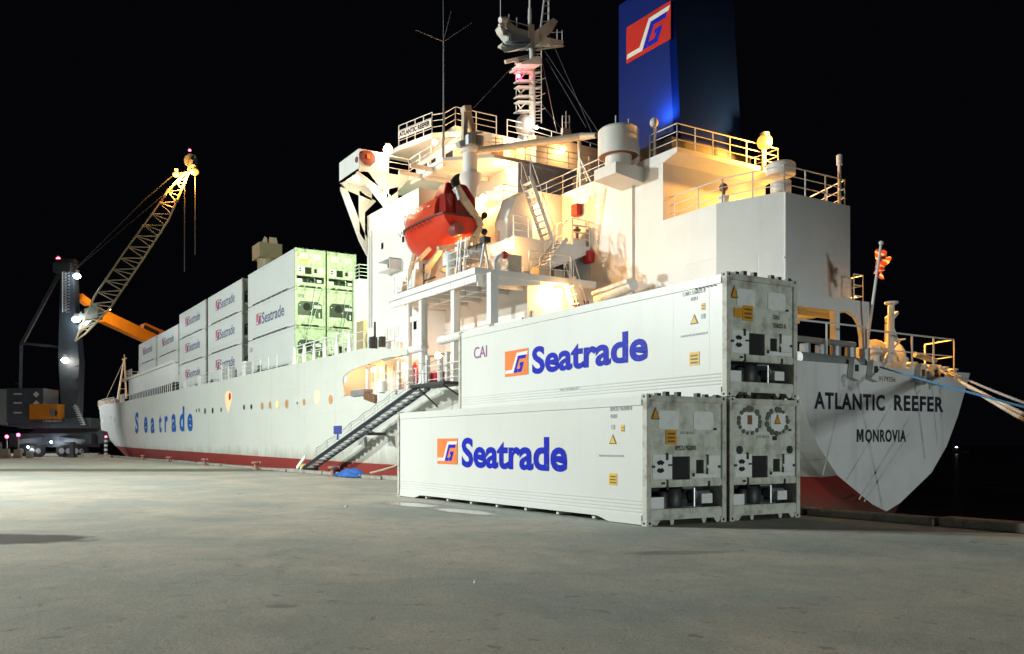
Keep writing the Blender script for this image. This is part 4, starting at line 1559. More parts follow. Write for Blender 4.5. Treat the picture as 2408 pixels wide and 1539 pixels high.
for k in range(24):
    b.tube(mp(1258, 285 - k * 7.5), mp(1273, 285 - k * 7.5), .016, 4)
b.build('ladder', M['white'], mast)
b = MB().ball(mp(1233, 296, -.6), 0.55, 12, 1.3)
b.tube(mp(1233, 315, -.6), mp(1233, 335, -.6), .25, 8)
b.build('satellite_dome', M['grey'], ship, smooth=True)
b = MB()
st = ((1203, 160, 1112, 256, -3), (1284, 138, 1378, 300, -9), (1290, 80, 1395, 320, -9), (1276, 150, 1310, 315, -3), (1262, 230, 1325, 310, 2), (1274, 110, 1420, 330, -11))
for x0, y0, x1, y1, dy in st:
    b.tube(mp(x0, y0), mp(x1, y1, dy), 0.012, 4)
b.build('stay_wire', M['grey'], mast)
b = MB()                                          # small light mast aft of the radar mast
q = 41.5
for px in (1321, 1340):
    b.tube(at(px, 330, Y=q), at(px + (2 if px < 1330 else -1), 272, Y=q), .035, 5)
for py in (274, 288, 305, 322):
    b.tube(at(1322, py, Y=q), at(1340, py + 1, Y=q), .025, 5)
b.box(*sorted((at(1321, 0, Y=q).x, at(1341, 0, Y=q).x)), q - .1, q + .1, at(1330, 318, Y=q).z, at(1330, 304, Y=q).z)
b.tube(at(1331, 305, Y=q), at(1331, 262, Y=q), .06, 6, .03)
b.build('light_mast', M['grey'], ship)
# whip aerial on the compass deck corner
b = MB()
q = 41.0
b.tube(at(1043, 345, Y=q), at(1043, 96, Y=q), .05, 8, .035)
b.tube(at(1043, 330, Y=q), at(1043, 290, Y=q), .09, 8, .05)
for px, py in ((977, 71), (1061, 27), (1110, 54), (1042, -30)):
    b.tube(at(1043, 98, Y=q), at(px, py, Y=q), .022, 5, .01)
b.tube(at(1043, 345, Y=q), (at(1043, 0, Y=q).x, q, 17.9), .06, 8)
b.build('aerial', M['grey'], ship)

# --- provision crane with its stowed jib
PY_ = 38.3
b = MB()
p = at(1106, 420, Y=PY_)
px_, pz_ = p.x, p.z
zz = lambda py: at(1106, py, Y=PY_).z
b.lathe((px_, PY_, 0), [(.30, zz(470)), (.34, zz(445)), (.62, zz(418)), (.66, zz(412)), (.40, zz(410)), (.40, zz(362)), (.55, zz(358)), (.55, zz(350)), (.35, zz(348))], 20)
b.tube((px_, PY_, 9.83), (px_, PY_, zz(468)), .3, 14)
cr = b.build('provision_crane', M['white'], ship, smooth=True)
b = MB()
b.bar(at(1091, 345, Y=PY_), at(1093, 262, Y=PY_), .24, .26)
b.bar(at(1121, 350, Y=PY_), at(1100, 262, Y=PY_), .24, .26)
b.bar(at(1088, 258, Y=PY_), at(1104, 258, Y=PY_), .45, .3)
b.bar(at(1092, 316, Y=PY_), at(1135, 312, Y=PY_ - .5), .12, .12)
b.build('crane_frame', M['beige'], cr)
b = MB()
b.lathe((px_ - .3, PY_ - .5, zz(343)), [(.3, -.2), (.3, .3), (.15, .4)], 10)
b.lathe((px_ + .25, PY_ - .5, zz(340)), [(.22, -.2), (.25, .3)], 10)
b.bar(at(1076, 340, Y=PY_), at(1125, 335, Y=PY_), .4, .3)
b.build('crane_winch', M['galv'], cr)
b = MB()
j0, j1, j2 = at(1120, 355, Y=PY_ - .3), at(1366, 322, X=28.2), at(1402, 319, X=28.4)
b.tube(j0, j1, .17, 10, .20)
b.tube(j1, j2, .20, 10, .14)
b.build('crane_jib', M['beige'], cr, smooth=True)
b = MB()
s0 = at(1367, 432, X=28.65)
s1 = Vector((28.5, s0.y, j1.z + .2))
b.tube((28.65, s0.y, 15.27), s1, .10, 8)
for dy, dx in ((.55, .15), (-.75, .1), (.3, .9)):
    b.tube((28.65 + dx, s0.y + dy, 15.27), s1 - Vector((0, 0, 1.0)), .05, 6)
b.build('jib_rest', M['white'], ship)

# --- lifeboat under its davits
LB = empty('lifeboat', (0, 0, 0), 0, 'orange-red enclosed lifeboat hanging from davits beside the bridge', 'lifeboat')
b0, b1 = at(948, 545, X=21.3), at(1040, 545, X=21.3)
by0, by1 = b1.y + .55, b0.y + .25                 # aft and forward ends
bl = by1 - by0
bx = 22.55
zk, zg, zr_, zt_ = 11.95, 13.45, 14.45, 14.80    # keel, gunwale, canopy edge, canopy top


def loft(b, secs, closed=True):
    n = len(secs[0])
    o = []
    for s in secs:
        o += s
    fs = []
    for i in range(len(secs) - 1):
        for k in range(n - (0 if closed else 1)):
            fs.append((i * n + k, i * n + (k + 1) % n, (i + 1) * n + (k + 1) % n, (i + 1) * n + k))
    fs.append(tuple(range(n - 1, -1, -1)))
    fs.append(tuple((len(secs) - 1) * n + k for k in range(n)))
    b.add(o, fs)
    return b


def sec(y, wf, zf, top=False, zb=0.0):
    if not top:
        pr = [(0.0, zk + zb), (.35, zk + .22 + zb * .8), (.80, zk + .75 + zb * .4), (1.0, zg - .25), (1.06, zg)]
    else:
        pr = [(1.02, zg), (.98, zg + .55 * zf), (.86, zg + (zr_ - zg) * zf), (.55, zg + (zt_ - .1 - zg) * zf), (0, zg + (zt_ - zg) * zf)]
    W_ = 1.28 * wf
    left = [(bx - u * W_, y, z) for u, z in pr]
    right = [(bx + u * W_, y, z) for u, z in pr[::-1]]
    return left + (right[1:] if top else right) if not top else left + right[1:]


st_ = [(by0 - .55, .86, .9, .55), (by0 - .1, .95, 1, .12), (by0 + bl * .3, 1, 1, 0), (by0 + bl * .7, .98, 1, 0), (by1 - .2, .86, .97, .06), (by1 + .3, .66, .9, .2), (by1 + .65, .36, .8, .45)]
hb2 = MB()
loft(hb2, [sec(y, wf, zf, False, zb) for y, wf, zf, zb in st_])
hb2.build('hull', M['boatlow'], LB, smooth=True)
st2 = [(by0 + .35, .93, .98, 0), (by0 + bl * .35, .98, 1, 0), (by0 + bl * .75, .94, .97, 0), (by1 - .1, .82, .93, 0), (by1 + .45, .55, .7, 0)]
cb = MB()
loft(cb, [sec(y, wf, zf, True) for y, wf, zf, zb in st2])
can = cb.build('canopy', M['boat'], LB, smooth=True)
tb = MB()                                         # steering tower aft
tw = at(1040, 440, X=21.9)
loft(tb, [[(bx - .98, by0 + .95, zg), (bx + .98, by0 + .95, zg), (bx + .98, by0 - .42, zg), (bx - .98, by0 - .42, zg)],
          [(bx - .90, by0 + .95, zt_ - .2), (bx + .90, by0 + .95, zt_ - .2), (bx + .9, by0 - .2, zt_ - .2), (bx - .9, by0 - .2, zt_ - .2)],
          [(bx - .62, by0 + .85, zt_ + .42), (bx + .62, by0 + .85, zt_ + .42), (bx + .62, by0 + .05, zt_ + .42), (bx - .62, by0 + .05, zt_ + .42)],
          [(bx - .5, by0 + .75, zt_ + .52), (bx + .5, by0 + .75, zt_ + .52), (bx + .5, by0 + .15, zt_ + .52), (bx - .5, by0 + .15, zt_ + .52)]])
tw = tb.build('steering_tower', mat('lifeboat_shaded_red', (0.30, 0.016, 0.012), 0.3, var=0.4, scale=1.5), LB, bevel=0.08)  # red darkened so the colour carries the tower's shading
b = MB()
b.box(bx - .25, bx + .15, by0 - .06, by0 + .02, zt_ + .12, zt_ + .42)
b.build('window', M['glass'], tw)
b = MB()
b.box(bx - .4, bx + .25, by0 - .46, by0 - .40, zg + .1, zg + 1.2)
b.build('hatch', mat('boat_hatch', (0.16, 0.012, 0.012), 0.3), tw)
b = MB()
for (y, wf, *_), (y2, wf2, *_2) in zip(st_, st_[1:]):
    for s in (-1, 1):
        b.bar((bx + s * 1.37 * wf, y, zg), (bx + s * 1.37 * wf2, y2, zg), .09, .1)
b.bar((bx - 1.2, st_[0][0], zg), (bx + 1.2, st_[0][0], zg), .08, .1)
b.build('rubbing_strake', mat('fender_maroon', (0.10, 0.02, 0.018), 0.6), LB)
b = MB()                                          # grab line in loops along the side
for k in range(9):
    ya, yb = by0 + .3 + k * .42, by0 + .3 + (k + 1) * .42
    b.path([(bx - 1.36, ya, zg - .06), (bx - 1.33, (ya + yb) / 2, zg - .30), (bx - 1.36, yb, zg - .06)], .014, 4)
b.build('grab_line', M['dark'], LB)
b = MB()
p = at(1072, 541, Y=by0 - .6)
b.lathe((p.x, by0 - .95, p.z), [(.30, 0), (.34, .2), (.32, .6), (.30, .0 + .62)], 18, 'y')
b.build('propeller_nozzle', mat('nozzle_brown', (0.20, 0.05, 0.045), 0.4), LB, smooth=True)
b = MB()
for k in range(5):
    y = by0 + bl * (.2 + .17 * k)
    b.box(bx - 1.30, bx - 1.25, y - .11, y + .11, zg + .62 + k * .02, zg + .66 + k * .02)
b.box(bx - 1.33, bx - 1.29, by0 + bl * .86, by0 + bl * .88, zg + .25, zg + .5)
b.build('reflective_tape', M['panel'], can)

# davit arms and the boat's cradle
b = MB()
q = by0 - .5
b.path([at(1063, 437, Y=q), at(1090, 470, Y=q), at(1117, 514, Y=q), at(1130, 532, Y=q)], .01, 4)
for (x0, y0), (x1, y1), w_ in (((1072, 440), (1092, 474), .34), ((1092, 474), (1118, 512), .40), ((1118, 512), (1127, 535), .46), ((1127, 535), (1112, 560), .42)):
    b.bar(at(x0, y0, Y=q), at(x1, y1, Y=q), .32, w_, up=(0, 1, 0))
for x0, y0, x1, y1 in ((1110, 560, 1080, 600), (1117, 560, 1100, 640), (1095, 575, 1030, 585)):
    b.bar(at(x0, y0, Y=q), at(x1, y1, Y=q), .22, .2)
dav = b.build('davit', M['beige'], ship)
b = MB()
p = at(1075, 424, Y=q)
b.prism([at(1065, 432, Y=q), at(1063, 424, Y=q), at(1074, 410, Y=q), at(1082, 408, Y=q), at(1080, 420, Y=q), at(1082, 434, Y=q), at(1074, 442, Y=q)], (0, .2, 0))
b.build('davit_hook', M['black'], dav)
b = MB()
b.tube(at(1074, 444, Y=q - .1), at(1081, 470, Y=q - .1), .12, 8)
b.ball(at(1074, 444, Y=q - .1), .14, 8)
b.build('fall_block', M['galv'], dav, smooth=True)
b = MB()
q2 = by1 - .4
for x0, y0, x1, y1, w_ in ((1035, 590, 1000, 640, .26), (1010, 585, 985, 612, .2), (985, 612, 968, 622, .12), (1040, 585, 1140, 560, .3), (1060, 590, 1040, 640, .26)):
    b.bar(at(x0, y0, Y=q2 - 2.4), at(x1, y1, Y=q2 - 2.4), w_, w_)
b.bar(at(975, 600, Y=q2), at(960, 660, Y=q2 - .4), .2, .2)
b.bar((22.4, q2 - 3.0, 9.83), (23.4, q2 - 3.0, 12.3), .3, .3)
b.bar((22.4, q2 - .3, 9.83), (23.6, q2 - .3, 13.5), .3, .3)
b.build('davit', M['beige'], ship)
b = MB()
for px, py in ((1139, 507), (1139, 546), (1140, 575), (1060, 655)):
    p = at(px, py, Y=q - .2)
    b.ball(p, .17, 8)
b.build('sheave', M['black'], dav)
b = MB()                                          # grey mushroom vent under the boat
p = at(1058, 612, Y=35.2)
b.lathe((p.x, 35.2, 9.83), [(.2, 0), (.2, .6), (.36, .62), (.36, 1.2), (.25, 1.35)], 16)
b.build('ventilator', M['white'], ship, smooth=True)
b = MB()                                          # grey tank, hatch cover boards on the platform edge
p = at(945, 672, X=21.0)
b.prism([(20.8, p.y + .9, 9.83), (20.8, p.y - .3, 9.83), (20.8, p.y - .5, 10.5), (20.8, p.y - .2, 10.5)], (.8, 0, 0))
p = at(975, 660, X=21.0)
b.prism([(20.8, p.y + .5, 9.9), (20.8, p.y - .3, 9.9), (20.8, p.y - .5, 10.9), (20.8, p.y - .1, 10.9)], (.6, 0, 0))
b.m = 1
b.box(20.7, 21.3, p.y - .5, p.y + 1.4, 9.83, 9.95)
b.tube((21, p.y - 1.0, 9.83), (21, p.y - 1.0, 11.1), .04, 6)
b.tube((21, p.y - 1.0, 10.2), (21, p.y - 2.2, 10.2), .04, 6)
b.build('platform_gear', [M['white'], M['dark']], ship)
p = at(1085, 645, X=21.6)
b = MB()
b.ball((21.7, p.y, 10.25), .3, 10, 1.1)
b.box(21.5, 22.2, p.y - .4, p.y + .3, 9.83, 10.2)
lr = b.build('hose_reel', mat('reel_pink_red', (0.55, 0.09, 0.08), 0.5), ship, smooth=True)
b = MB()
for px in (1073, 1079, 1090):
    p = at(px, 640, X=21.1)
    b.bar((21.1, p.y, 9.83), (21.1, p.y - .3, 11.6), .12, .12)
p = at(1072, 640, X=21.1)
b.tube((21.1, p.y, 11.5), (21.1, p.y - 1.2, 11.5), .06, 6)
b.tube((21.1, p.y, 10.7), (21.1, p.y - 1.2, 10.7), .05, 6)
b.build('boarding_frame', M['white'], ship)

# --- side opening at the poop deck: pipes, posts, fire gear
b = MB()
p, q = at(905, 860, X=20.75), at(999, 829, X=20.75)
b.tube((20.75, p.y, 6.62), (20.75, q.y, 6.75), .22, 14)
p, q = at(1036, 826, X=20.75), at(1076, 812, X=20.75)
b.tube((20.75, p.y, 6.9), (20.75, q.y - 3, 6.95), .22, 14)
b.build('bunker_pipe', M['white'], ship, smooth=True)
for px in (865, 886, 939, 1006, 1052, 1035):
    p = at(px, X=21.0)
    b = MB().tube((21.0, p.y, 4.66), (21.0, p.y, 6.3 if px != 1035 else 6.0), .13, 10)
    b.box(20.9, 21.3, p.y - .1, p.y + .1, 6.25, 6.33)
    b.build('stanchion', M['white'], ship)
p0_, p1_ = at(905, X=20.65), at(985, X=20.65)
rail([(20.65, p0_.y, 4.66), (20.65, p1_.y + .3, 4.66)], h=1.05, step=1.1)
rail([(20.65, 37.2, 4.66), (20.65, 31.5, 4.66)], h=1.05, step=1.6)
b = MB()
p = at(972, 893, X=21.3)
b.lathe((21.4, p.y, p.z), [(.10, -.25), (.27, -.05), (.27, .55), (.2, .75), (.06, .82), (.06, .95)], 14)
b.build('foam_tank', M['fire'], ship, smooth=True)
p = at(1015, 893, X=21.2)
MB().box(21.2, 21.7, p.y - .6, p.y + .55, 5.0, 5.5).build('fire_box', M['fire'], ship, bevel=.06)
b = MB()
p = at(940, 885, X=22.0)
b.lathe((22.0, p.y, 4.66), [(.12, 0), (.12, .9), (.05, 1.0)], 10)
b.build('extinguisher', M['fire'], ship, smooth=True)
p = at(843, 905, X=20.9)
MB().box(20.55, 20.62, p.y + .9, p.y + 1.35, 5.55, 6.0).build('notice', M['panel'], ship)
b = MB()                                          # rusty fairlead rollers at the forward end of the opening
p = at(845, 918, X=20.5)
b.box(20.35, 20.9, p.y - 1.0, p.y + .9, 4.62, 4.95)
b.m = 1
for k in range(5):
    b.lathe((20.5, p.y - 1.0 - k * .30, 4.55 - k * .06), [(.17, -.2), (.2, 0), (.17, .25)], 10)
b.build('roller_fairlead', [M['grey'], M['rust']], ship)
b = MB()
p = at(892, 925, X=20.5)
b.box(20.4, 20.8, p.y - .35, p.y + .1, 4.66, 5.3)
b.lathe((20.5, p.y - .5, 4.66), [(.25, 0), (.25, .5), (.2, .6)], 12)
b.build('bitts', M['white'], ship)
# warm wall fittings inside the opening
for px in (868, 900, 918, 945):
    p = at(px, X=22.25)
    MB().box(22.2, 22.3, p.y - .35, p.y + .35, 4.7, 6.5).build('door', M['white'], ship)
p = at(1268, 730, Y=32.95)
MB().box(p.x - .42, p.x + .42, 32.9, 33.0, 6.7, 8.3).build('door', M['white'], ship, bevel=.05)
p = at(1358, 730, Y=32.9)
f = MB().box(p.x - .3, p.x + .55, 32.7, 33.0, 6.9, 8.95).build('fire_station', M['fire'], ship)
MB().box(p.x - .18, p.x + .5, 32.66, 32.7, 6.95, 8.7).build('panel', M['rust'], f)
b = MB()
p, q = at(1395, 690, X=26.9), at(1478, 662, X=26.9)
b.tube(p, q, .12, 10)
b.tube(p + Vector((.3, 0, -.3)), q + Vector((.3, 0, -.1)), .3, 12)
b.build('bunker_pipe', M['white'], ship, smooth=True)

# --- lamps on the superstructure
lamp(at(912, 352, Y=44.6), 190, (1.0, .62, .34), .27, (-.2, -.7, -.25), st=60)
for px, py, kw, pw, r_ in ((1022, 335, dict(Y=42.2), 80, .16), (1076, 316, dict(Y=42.2), 190, .15), (1202, 338, dict(Y=42.2), 130, .15), (1324, 351, dict(Y=40.2), 110, .16),
                           (1196, 401, dict(X=27.4), 190, .17), (1137, 468, dict(X=26.1), 330, .24), (1262, 491, dict(Y=35.6), 480, .2),
                           (1191, 576, dict(Y=33.3), 230, .22), (1081, 581, dict(Y=37.2), 210, .24), (1311, 690, dict(Y=32.6), 300, .26),
                           (879, 870, dict(X=21.9), 85, .17), (947, 860, dict(X=22.0), 95, .17), (1031, 836, dict(X=22.4), 100, .18)):
    off = (-.1, -.45, -.15) if 'Y' in kw else (-.45, -.1, -.15)
    lamp(at(px, py, **kw), pw, WARM if py < 780 else (1.0, .50, .18), r_, off)
lamp(at(1262, 300, Y=41.9), 420, (1.0, .8, .62), .09, (-.2, -.5, .35))  # added uplight at the mast base, brightens the radar mast
lamp(at(904, 456, Y=44.2), 170, (1.0, .80, .5), .13, (-.1, -.5, -.1))
lamp((21.4, 46.2, 16.6), 110, (1.0, .85, .5), .07, (-.3, .1, .1))  # added lamp, stands in for warm bounce under the wing floor
# sodium light on the corner of the casing deck
p = at(1798, 335, Y=27.55)
b = MB()
b.tube((p.x, 27.6, 15.27), (p.x, 27.6, p.z - .2), .1, 8)
b.build('lamp_post', M['white'], ship)
lamp(p, 3600, SODIUM, .36, (.1, -.8, -.1), st=1.7)
lamp((34.4, 27.2, 13.9), 300, (1.0, .5, .12), .14, (-.1, -.2, -.3))
lamp((34.5, 23.6, 8.7), 4200, SODIUM, .16, (.35, -.1, -.1))
lamp((30.0, 24.6, 7.05), 420, SODIUM, .12, (0, 0, -.25))
# greenish discharge lamp shining forward on to the container stack
gl = lamp((24.5, 48.0, 15.4), 0.01, (0.42, 1.0, 0.36), .14, (-.1, .4, 0.1), st=8)
light('lamp_light', 'SPOT', (24.5, 48.4, 15.2), 10000, (0.70, 1.0, 0.52), .12, (25.5, 60, 12), 110, .6)
lamp((32, 158, ztop(158) + .8), 2600, (1.0, .55, .2), .15, (0, -.4, .2))

# --- stern gear
b = MB()
for px0, px1 in ((1882, 2030),):
    p, q = at(px0, 842, Y=20.3), at(px1, 850, Y=20.3)
    b.tube((p.x, 20.4, 5.0), (q.x + .1, 20.4, 4.95), .22, 12)
    b.tube((p.x, 20.7, 5.75), (q.x, 20.7, 5.7), .12, 10)
    for k in range(5):
        x = p.x + .6 + k * .9
        b.lathe((x, 20.55, 4.85), [(.2, 0), (.2, .7), (.13, .72)], 10)
b.build('roller_fender', M['grey'], ship)
rail([(26.4, 20.45, 4.85), (31.2, 20.45, 4.85)], h=1.55, n=1, step=2.3, r=.03)
rail([(31.2, 20.45, 4.85), (37.6, 20.6, 4.85), (38.2, 22.2, 4.85)], h=1.45, n=2, step=1.6, r=.03)
b = MB()
q = 21.2
b.tube(at(2093, 850, Y=q), at(2096, 716, Y=q), .16, 10, .12)
b.lathe(at(2096, 718, Y=q), [(.12, 0), (.26, .05), (.26, .14)], 12)
b.prism([at(2096, 745, Y=q), at(2112, 732, Y=q), at(2114, 738, Y=q), at(2098, 758, Y=q)], (0, .3, 0))
b.prism([at(2097, 760, Y=q), at(2102, 768, Y=q), at(2110, 790, Y=q), at(2114, 799, Y=q), at(2096, 802, Y=q)], (0, .3, 0))
b.bar(at(2096, 803, Y=q), at(2119, 799, Y=q), .4, .06)
for x0, y0, x1, y1 in ((2117, 800, 2098, 824), (2096, 815, 2076, 852), (2097, 815, 2114, 850), (2094, 815, 2086, 850)):
    b.bar(at(x0, y0, Y=q), at(x1, y1, Y=q), .06)
b.build('stern_light_mast', M['white'], ship)
b = MB()
for px, r_, hh in ((2052, .32, .9), (2120, .24, .7), (2143, .22, .55), (2165, .22, .5), (2188, .26, .5), (2215, .25, .45), (2240, .2, .4)):
    p = at(px, Y=21.6)
    b.lathe((p.x, 21.6, 4.8), [(r_, 0), (r_ * .8, hh * .4), (r_ * .8, hh * .75), (r_ * 1.2, hh * .85), (r_ * 1.1, hh)], 14)
p = at(2070, Y=22)
b.lathe((p.x - .5, 22, 5.5), [(.75, -.1), (.75, 0), (.3, .05), (.3, 1.0), (.75, 1.05), (.75, 1.15)], 18, 'x')
b.box(p.x - 1.2, p.x - .6, 21.6, 22.6, 4.8, 5.9)
b.box(p.x + 1.4, p.x + 4.2, 21.9, 22.4, 4.8, 5.2)
b.build('mooring_winch', M['white'], ship, smooth=True)
b = MB()
p = at(2150, Y=21.3)
b.tube((p.x, 21.3, 5.65), (37.4, 21.3, 5.45), .12, 10)
b.build('spare_boom', M['beige'], ship)
for px, py in ((2003, 872), (2048, 868), (2160, 874), (2190, 872), (2205, 880)):
    p = at(px, py, Y=20.02)
    b = MB()
    b.prism([(p.x - .22, 20.06, 4.3), (p.x + .22, 20.06, 4.2), (p.x + .26, 20.06, 4.85), (p.x - .1, 20.06, 5.05)], (0, -.22, 0))
    b.m = 1
    b.box(p.x - .08, p.x + .1, 19.80, 19.85, 4.55, 4.8)
    b.build('fairlead', [M['stern'], M['dark']], ship)
# lettering on the transom
for s_, x0, x1, y0, y1 in (('ATLANTIC', 1915, 2081, 921, 962), ('REEFER', 2103, 2219, 929, 966), ('ONROVIA', 2035, 2131, 1010, 1040)):
    p, q = at(x0, y1, Y=20.08), at(x1, y1, Y=20.08)
    letter('lettering', s_, M['ktext'], 'aft', (p.x, 20.085, p.z), q.x - p.x, at(x0, y0, Y=20.08).z - p.z, hull, bold=.034, space=1.14)
p, q = at(2015, 1040, Y=20.08), at(2031, 1010, Y=20.08)
mw, mh = q.x - p.x, q.z - p.z
MB().prism([(p.x + u_ * mw, 20.088, p.z + v_ * mh) for u_, v_ in ((0, 0), (0, 1), (.3, 1), (.5, .5), (.7, 1), (1, 1), (1, 0), (.76, 0), (.76, .6), (.56, .12), (.44, .12), (.24, .6), (.24, 0))], (0, -.006, 0)).build('lettering', M['ktext'], hull)
p, q = at(2045, 895, Y=20.08), at(2106, 895, Y=20.08)
letter('number_mark', 'IMO9179256', M['ktext'], 'aft', (p.x, 20.085, p.z), q.x - p.x, .19, hull)
# worn smudges under the fairleads
b = MB()
W_ORN = mat('worn_grey', (0.27, 0.275, 0.27), 0.7, var=1.0, vcol=(0.6, 0.61, 0.6), scale=3.5, thr=(.4, .6))
for px, py, w_, h_ in ((2000, 900, .35, .7), (1985, 895, .3, .5), (2158, 905, .4, .8), (2187, 900, .25, .6), (2212, 905, .3, .8), (2145, 893, .25, .35)):
    p = at(px, py, Y=20.08)
    b = MB().prism([(p.x + w_ * .5 * math.cos(q) * (1 + .3 * math.sin(3 * q + px)), 20.09, p.z + h_ * .5 * math.sin(q)) for q in [i * math.pi / 6 for i in range(12)]], (0, -.003, 0))
    b.build('worn_paint', W_ORN, hull)
# scuff lines left by ropes
b = MB()
for x0, y0, x1, y1, w_ in ((2012, 880, 2075, 1195, .035), (1990, 880, 1935, 1118, .02), (2150, 880, 2175, 1080, .035), (2190, 890, 2204, 1045, .02), (2212, 890, 2213, 1000, .025),
                           (2110, 930, 1990, 1130, .02), (2140, 980, 2020, 1175, .022), (2145, 1010, 2032, 1180, .018), (1990, 880, 2012, 870, .3), (2008, 872, 2010, 905, .3)):
    p, q = at(x0, y0, Y=20.09), at(x1, y1, Y=20.09)
    if w_ > .1:
        continue
    b.bar(p, q, .004, w_ * 3.4, up=(1, 0, 0))
b.build('rope_scuff', mat('scuff_grey', (0.40, 0.42, 0.44), 0.7, var=1.0, vcol=(0.68, 0.69, 0.68), scale=1.6, thr=(.35, .7)), hull)
# flagstaff, and the flag it carries
b = MB()
f0, f1 = at(2036, 828, Y=21.3), at(2072, 572, Y=20.3)
b.tube(f0, f1, .06, 8, .045)
b.ball(f1, .09, 8)
b.build('flagstaff', M['white'], ship)
b = MB()
nu, nv = 10, 16
grid = []
for j in range(nv + 1):
    for i in range(nu + 1):
        k = j / nv
        py = 594 + (688 - 594 - 0) * k * .5
        base_ = f1.lerp(f0, (0.05 + .20 * k))
        u_ = i / nu
        amp = .48 + .18 * math.sin(k * 9)
        grid.append(base_ + Vector((u_ * amp * (1 - .15 * k), .16 * math.sin(u_ * 9 + k * 7) + .05, -u_ * .22 + .09 * math.sin(u_ * 6 + k * 11))))
b.add(grid, [(j * (nu + 1) + i, j * (nu + 1) + i + 1, (j + 1) * (nu + 1) + i + 1, (j + 1) * (nu + 1) + i) for j in range(nv) for i in range(nu)])
b.mi = [0 if (n_ // nu) % 3 < 2 else 1 for n_ in range(len(b.f))]
fl = b.build('flag', [mat('flag_red', (0.62, 0.10, 0.06), 0.8), mat('flag_white', (0.75, 0.72, 0.66), 0.8)], smooth=True)
for m_ in fl.data.materials:
    nt = m_.node_tree
    tr = nt.nodes.new('ShaderNodeBsdfTranslucent')
    tr.inputs[0].default_value = nt.nodes['Principled BSDF'].inputs['Base Color'].default_value
    mx = nt.nodes.new('ShaderNodeMixShader')
    mx.inputs[0].default_value = 0.55
    nt.links.new(nt.nodes['Principled BSDF'].outputs[0], mx.inputs[1])
    nt.links.new(tr.outputs[0], mx.inputs[2])
    nt.links.new(mx.outputs[0], nt.nodes['Material Output'].inputs[0])
tag(fl, 'rumpled red and white striped flag flying from the staff at the stern', 'flag')

# ------------------------------------------------------------------ the fore deck
rail([(20.6, 44.3, 7.36), (20.6, 55.2, 7.38)], h=1.0, n=2, step=1.6)
b = MB()                                          # tapered stays of the railing under the green light
for k in range(6):
    y = 56.0 - k * 1.9
    b.prism([(20.6, y - .32, 7.36), (20.6, y + .32, 7.36), (20.6, y + .08, 8.55), (20.6, y - .08, 8.55)], (.08, 0, 0))
b.tube((20.62, 46.3, 8.6), (20.62, 57, 8.6), .045, 6)
b.tube((20.62, 46.3, 8.0), (20.62, 57, 8.0), .03, 6)
b.build('railing', M['white'], ship)
rail([(20.6, 59.5, 7.4), (20.6, 96.5, 7.63)], h=1.0, n=3, step=1.9, r=.02)
for y, ln, hh in ((67.5, 1.1, 1.25), (74.5, .5, 1.5), (82.0, 1.2, 1.1), (88, 1.0, 1.0), (72.3, .5, 1.2)):
    MB().box(20.7, 21.2, y, y + ln, 7.35, 7.4 + hh).build('bulwark_locker', M['white'], ship)
block('hatch_coaming', 21.7, 42.3, 59.4, 97.6, 6.8, 7.75)
block('hatch_house', 26.68, 38.5, 58.3, 59.5, 6.8, 14.4)
rail([(26.75, 59.4, 14.4), (26.75, 58.4, 14.4), (32, 58.4, 14.4)], h=1.1, n=4, step=.9, r=.03)
th = block('tan_deckhouse', 25.2, 38.4, 54.3, 55.5, 6.8, 10.6, mat('deckhouse_tan', (0.42, 0.30, 0.20), 0.5, var=.3))
letter('lettering', 'CS', mat('lettering_brown', (.10, .05, .03), .6), 'aft', (25.35, 54.28, 8.6), .75, 1.2, th)
b = MB()
p = at(868, 800, X=21.3)
b.box(21.2, 21.6, p.y - .5, p.y - .2, 7.36, 8.1)
b.box(21.1, 21.4, p.y - 2.0, p.y - 1.7, 7.36, 7.95)
b.tube((21.2, p.y - 1.0, 7.4), (21.2, p.y - 1.0, 8.9), .06, 6)
b.build('deck_gear', M['dark'], ship)
# white breakwater house under the two forward bays, with its ledge and dark gap
b = MB()
b.box(21.55, 42.4, 97.7, 126.5, 8.9, 11.05)
b.box(21.35, 21.6, 97.7, 131.0, 11.05, 11.35)
b.box(24.0, 40.0, 126.5, 131, 8.0, 11.0)
fh = b.build('forward_house', M['white'], ship)
block('forward_gap_shade', 22.2, 42.0, 97.7, 126.4, 7.4, 8.9, M['dark'])  # dark block, stands for the shaded gap under the house
b = MB()
for i in range(26):
    y = 98 + i * 1.08
    b.box(21.35, 21.43, y, y + .1, 7.7, 8.75)
b.box(21.33, 21.45, 97.8, 126.3, 8.75, 8.9)
b.build('railing', M['white'], ship)
rail([(22.0, 126.8, 11.35), (22.0, 131, 11.35), (30, 131, 11.35)], h=1.3, step=1.5, r=.04)
rail([(21.0, 127, 7.85), (21.4, 133, 8.0)], h=1.2, n=3, step=1.2, r=.045)
rail([(20.7, 134, 7.9), (20.95, 146, 8.2), (22.0, 160, 8.5)], h=1.0, n=3, step=1.6, r=.025)
b = MB()
for k in range(4):
    y = 136 + k * 7
    x = XC - interp(y, HB_TOP) + .8
    MB().lathe((x, y, ztop(y) - .5), [(.35, 0), (.3, .9), (.42, 1.1), (.42, 1.3)], 10).build('mooring_bitts', M['white'], ship)
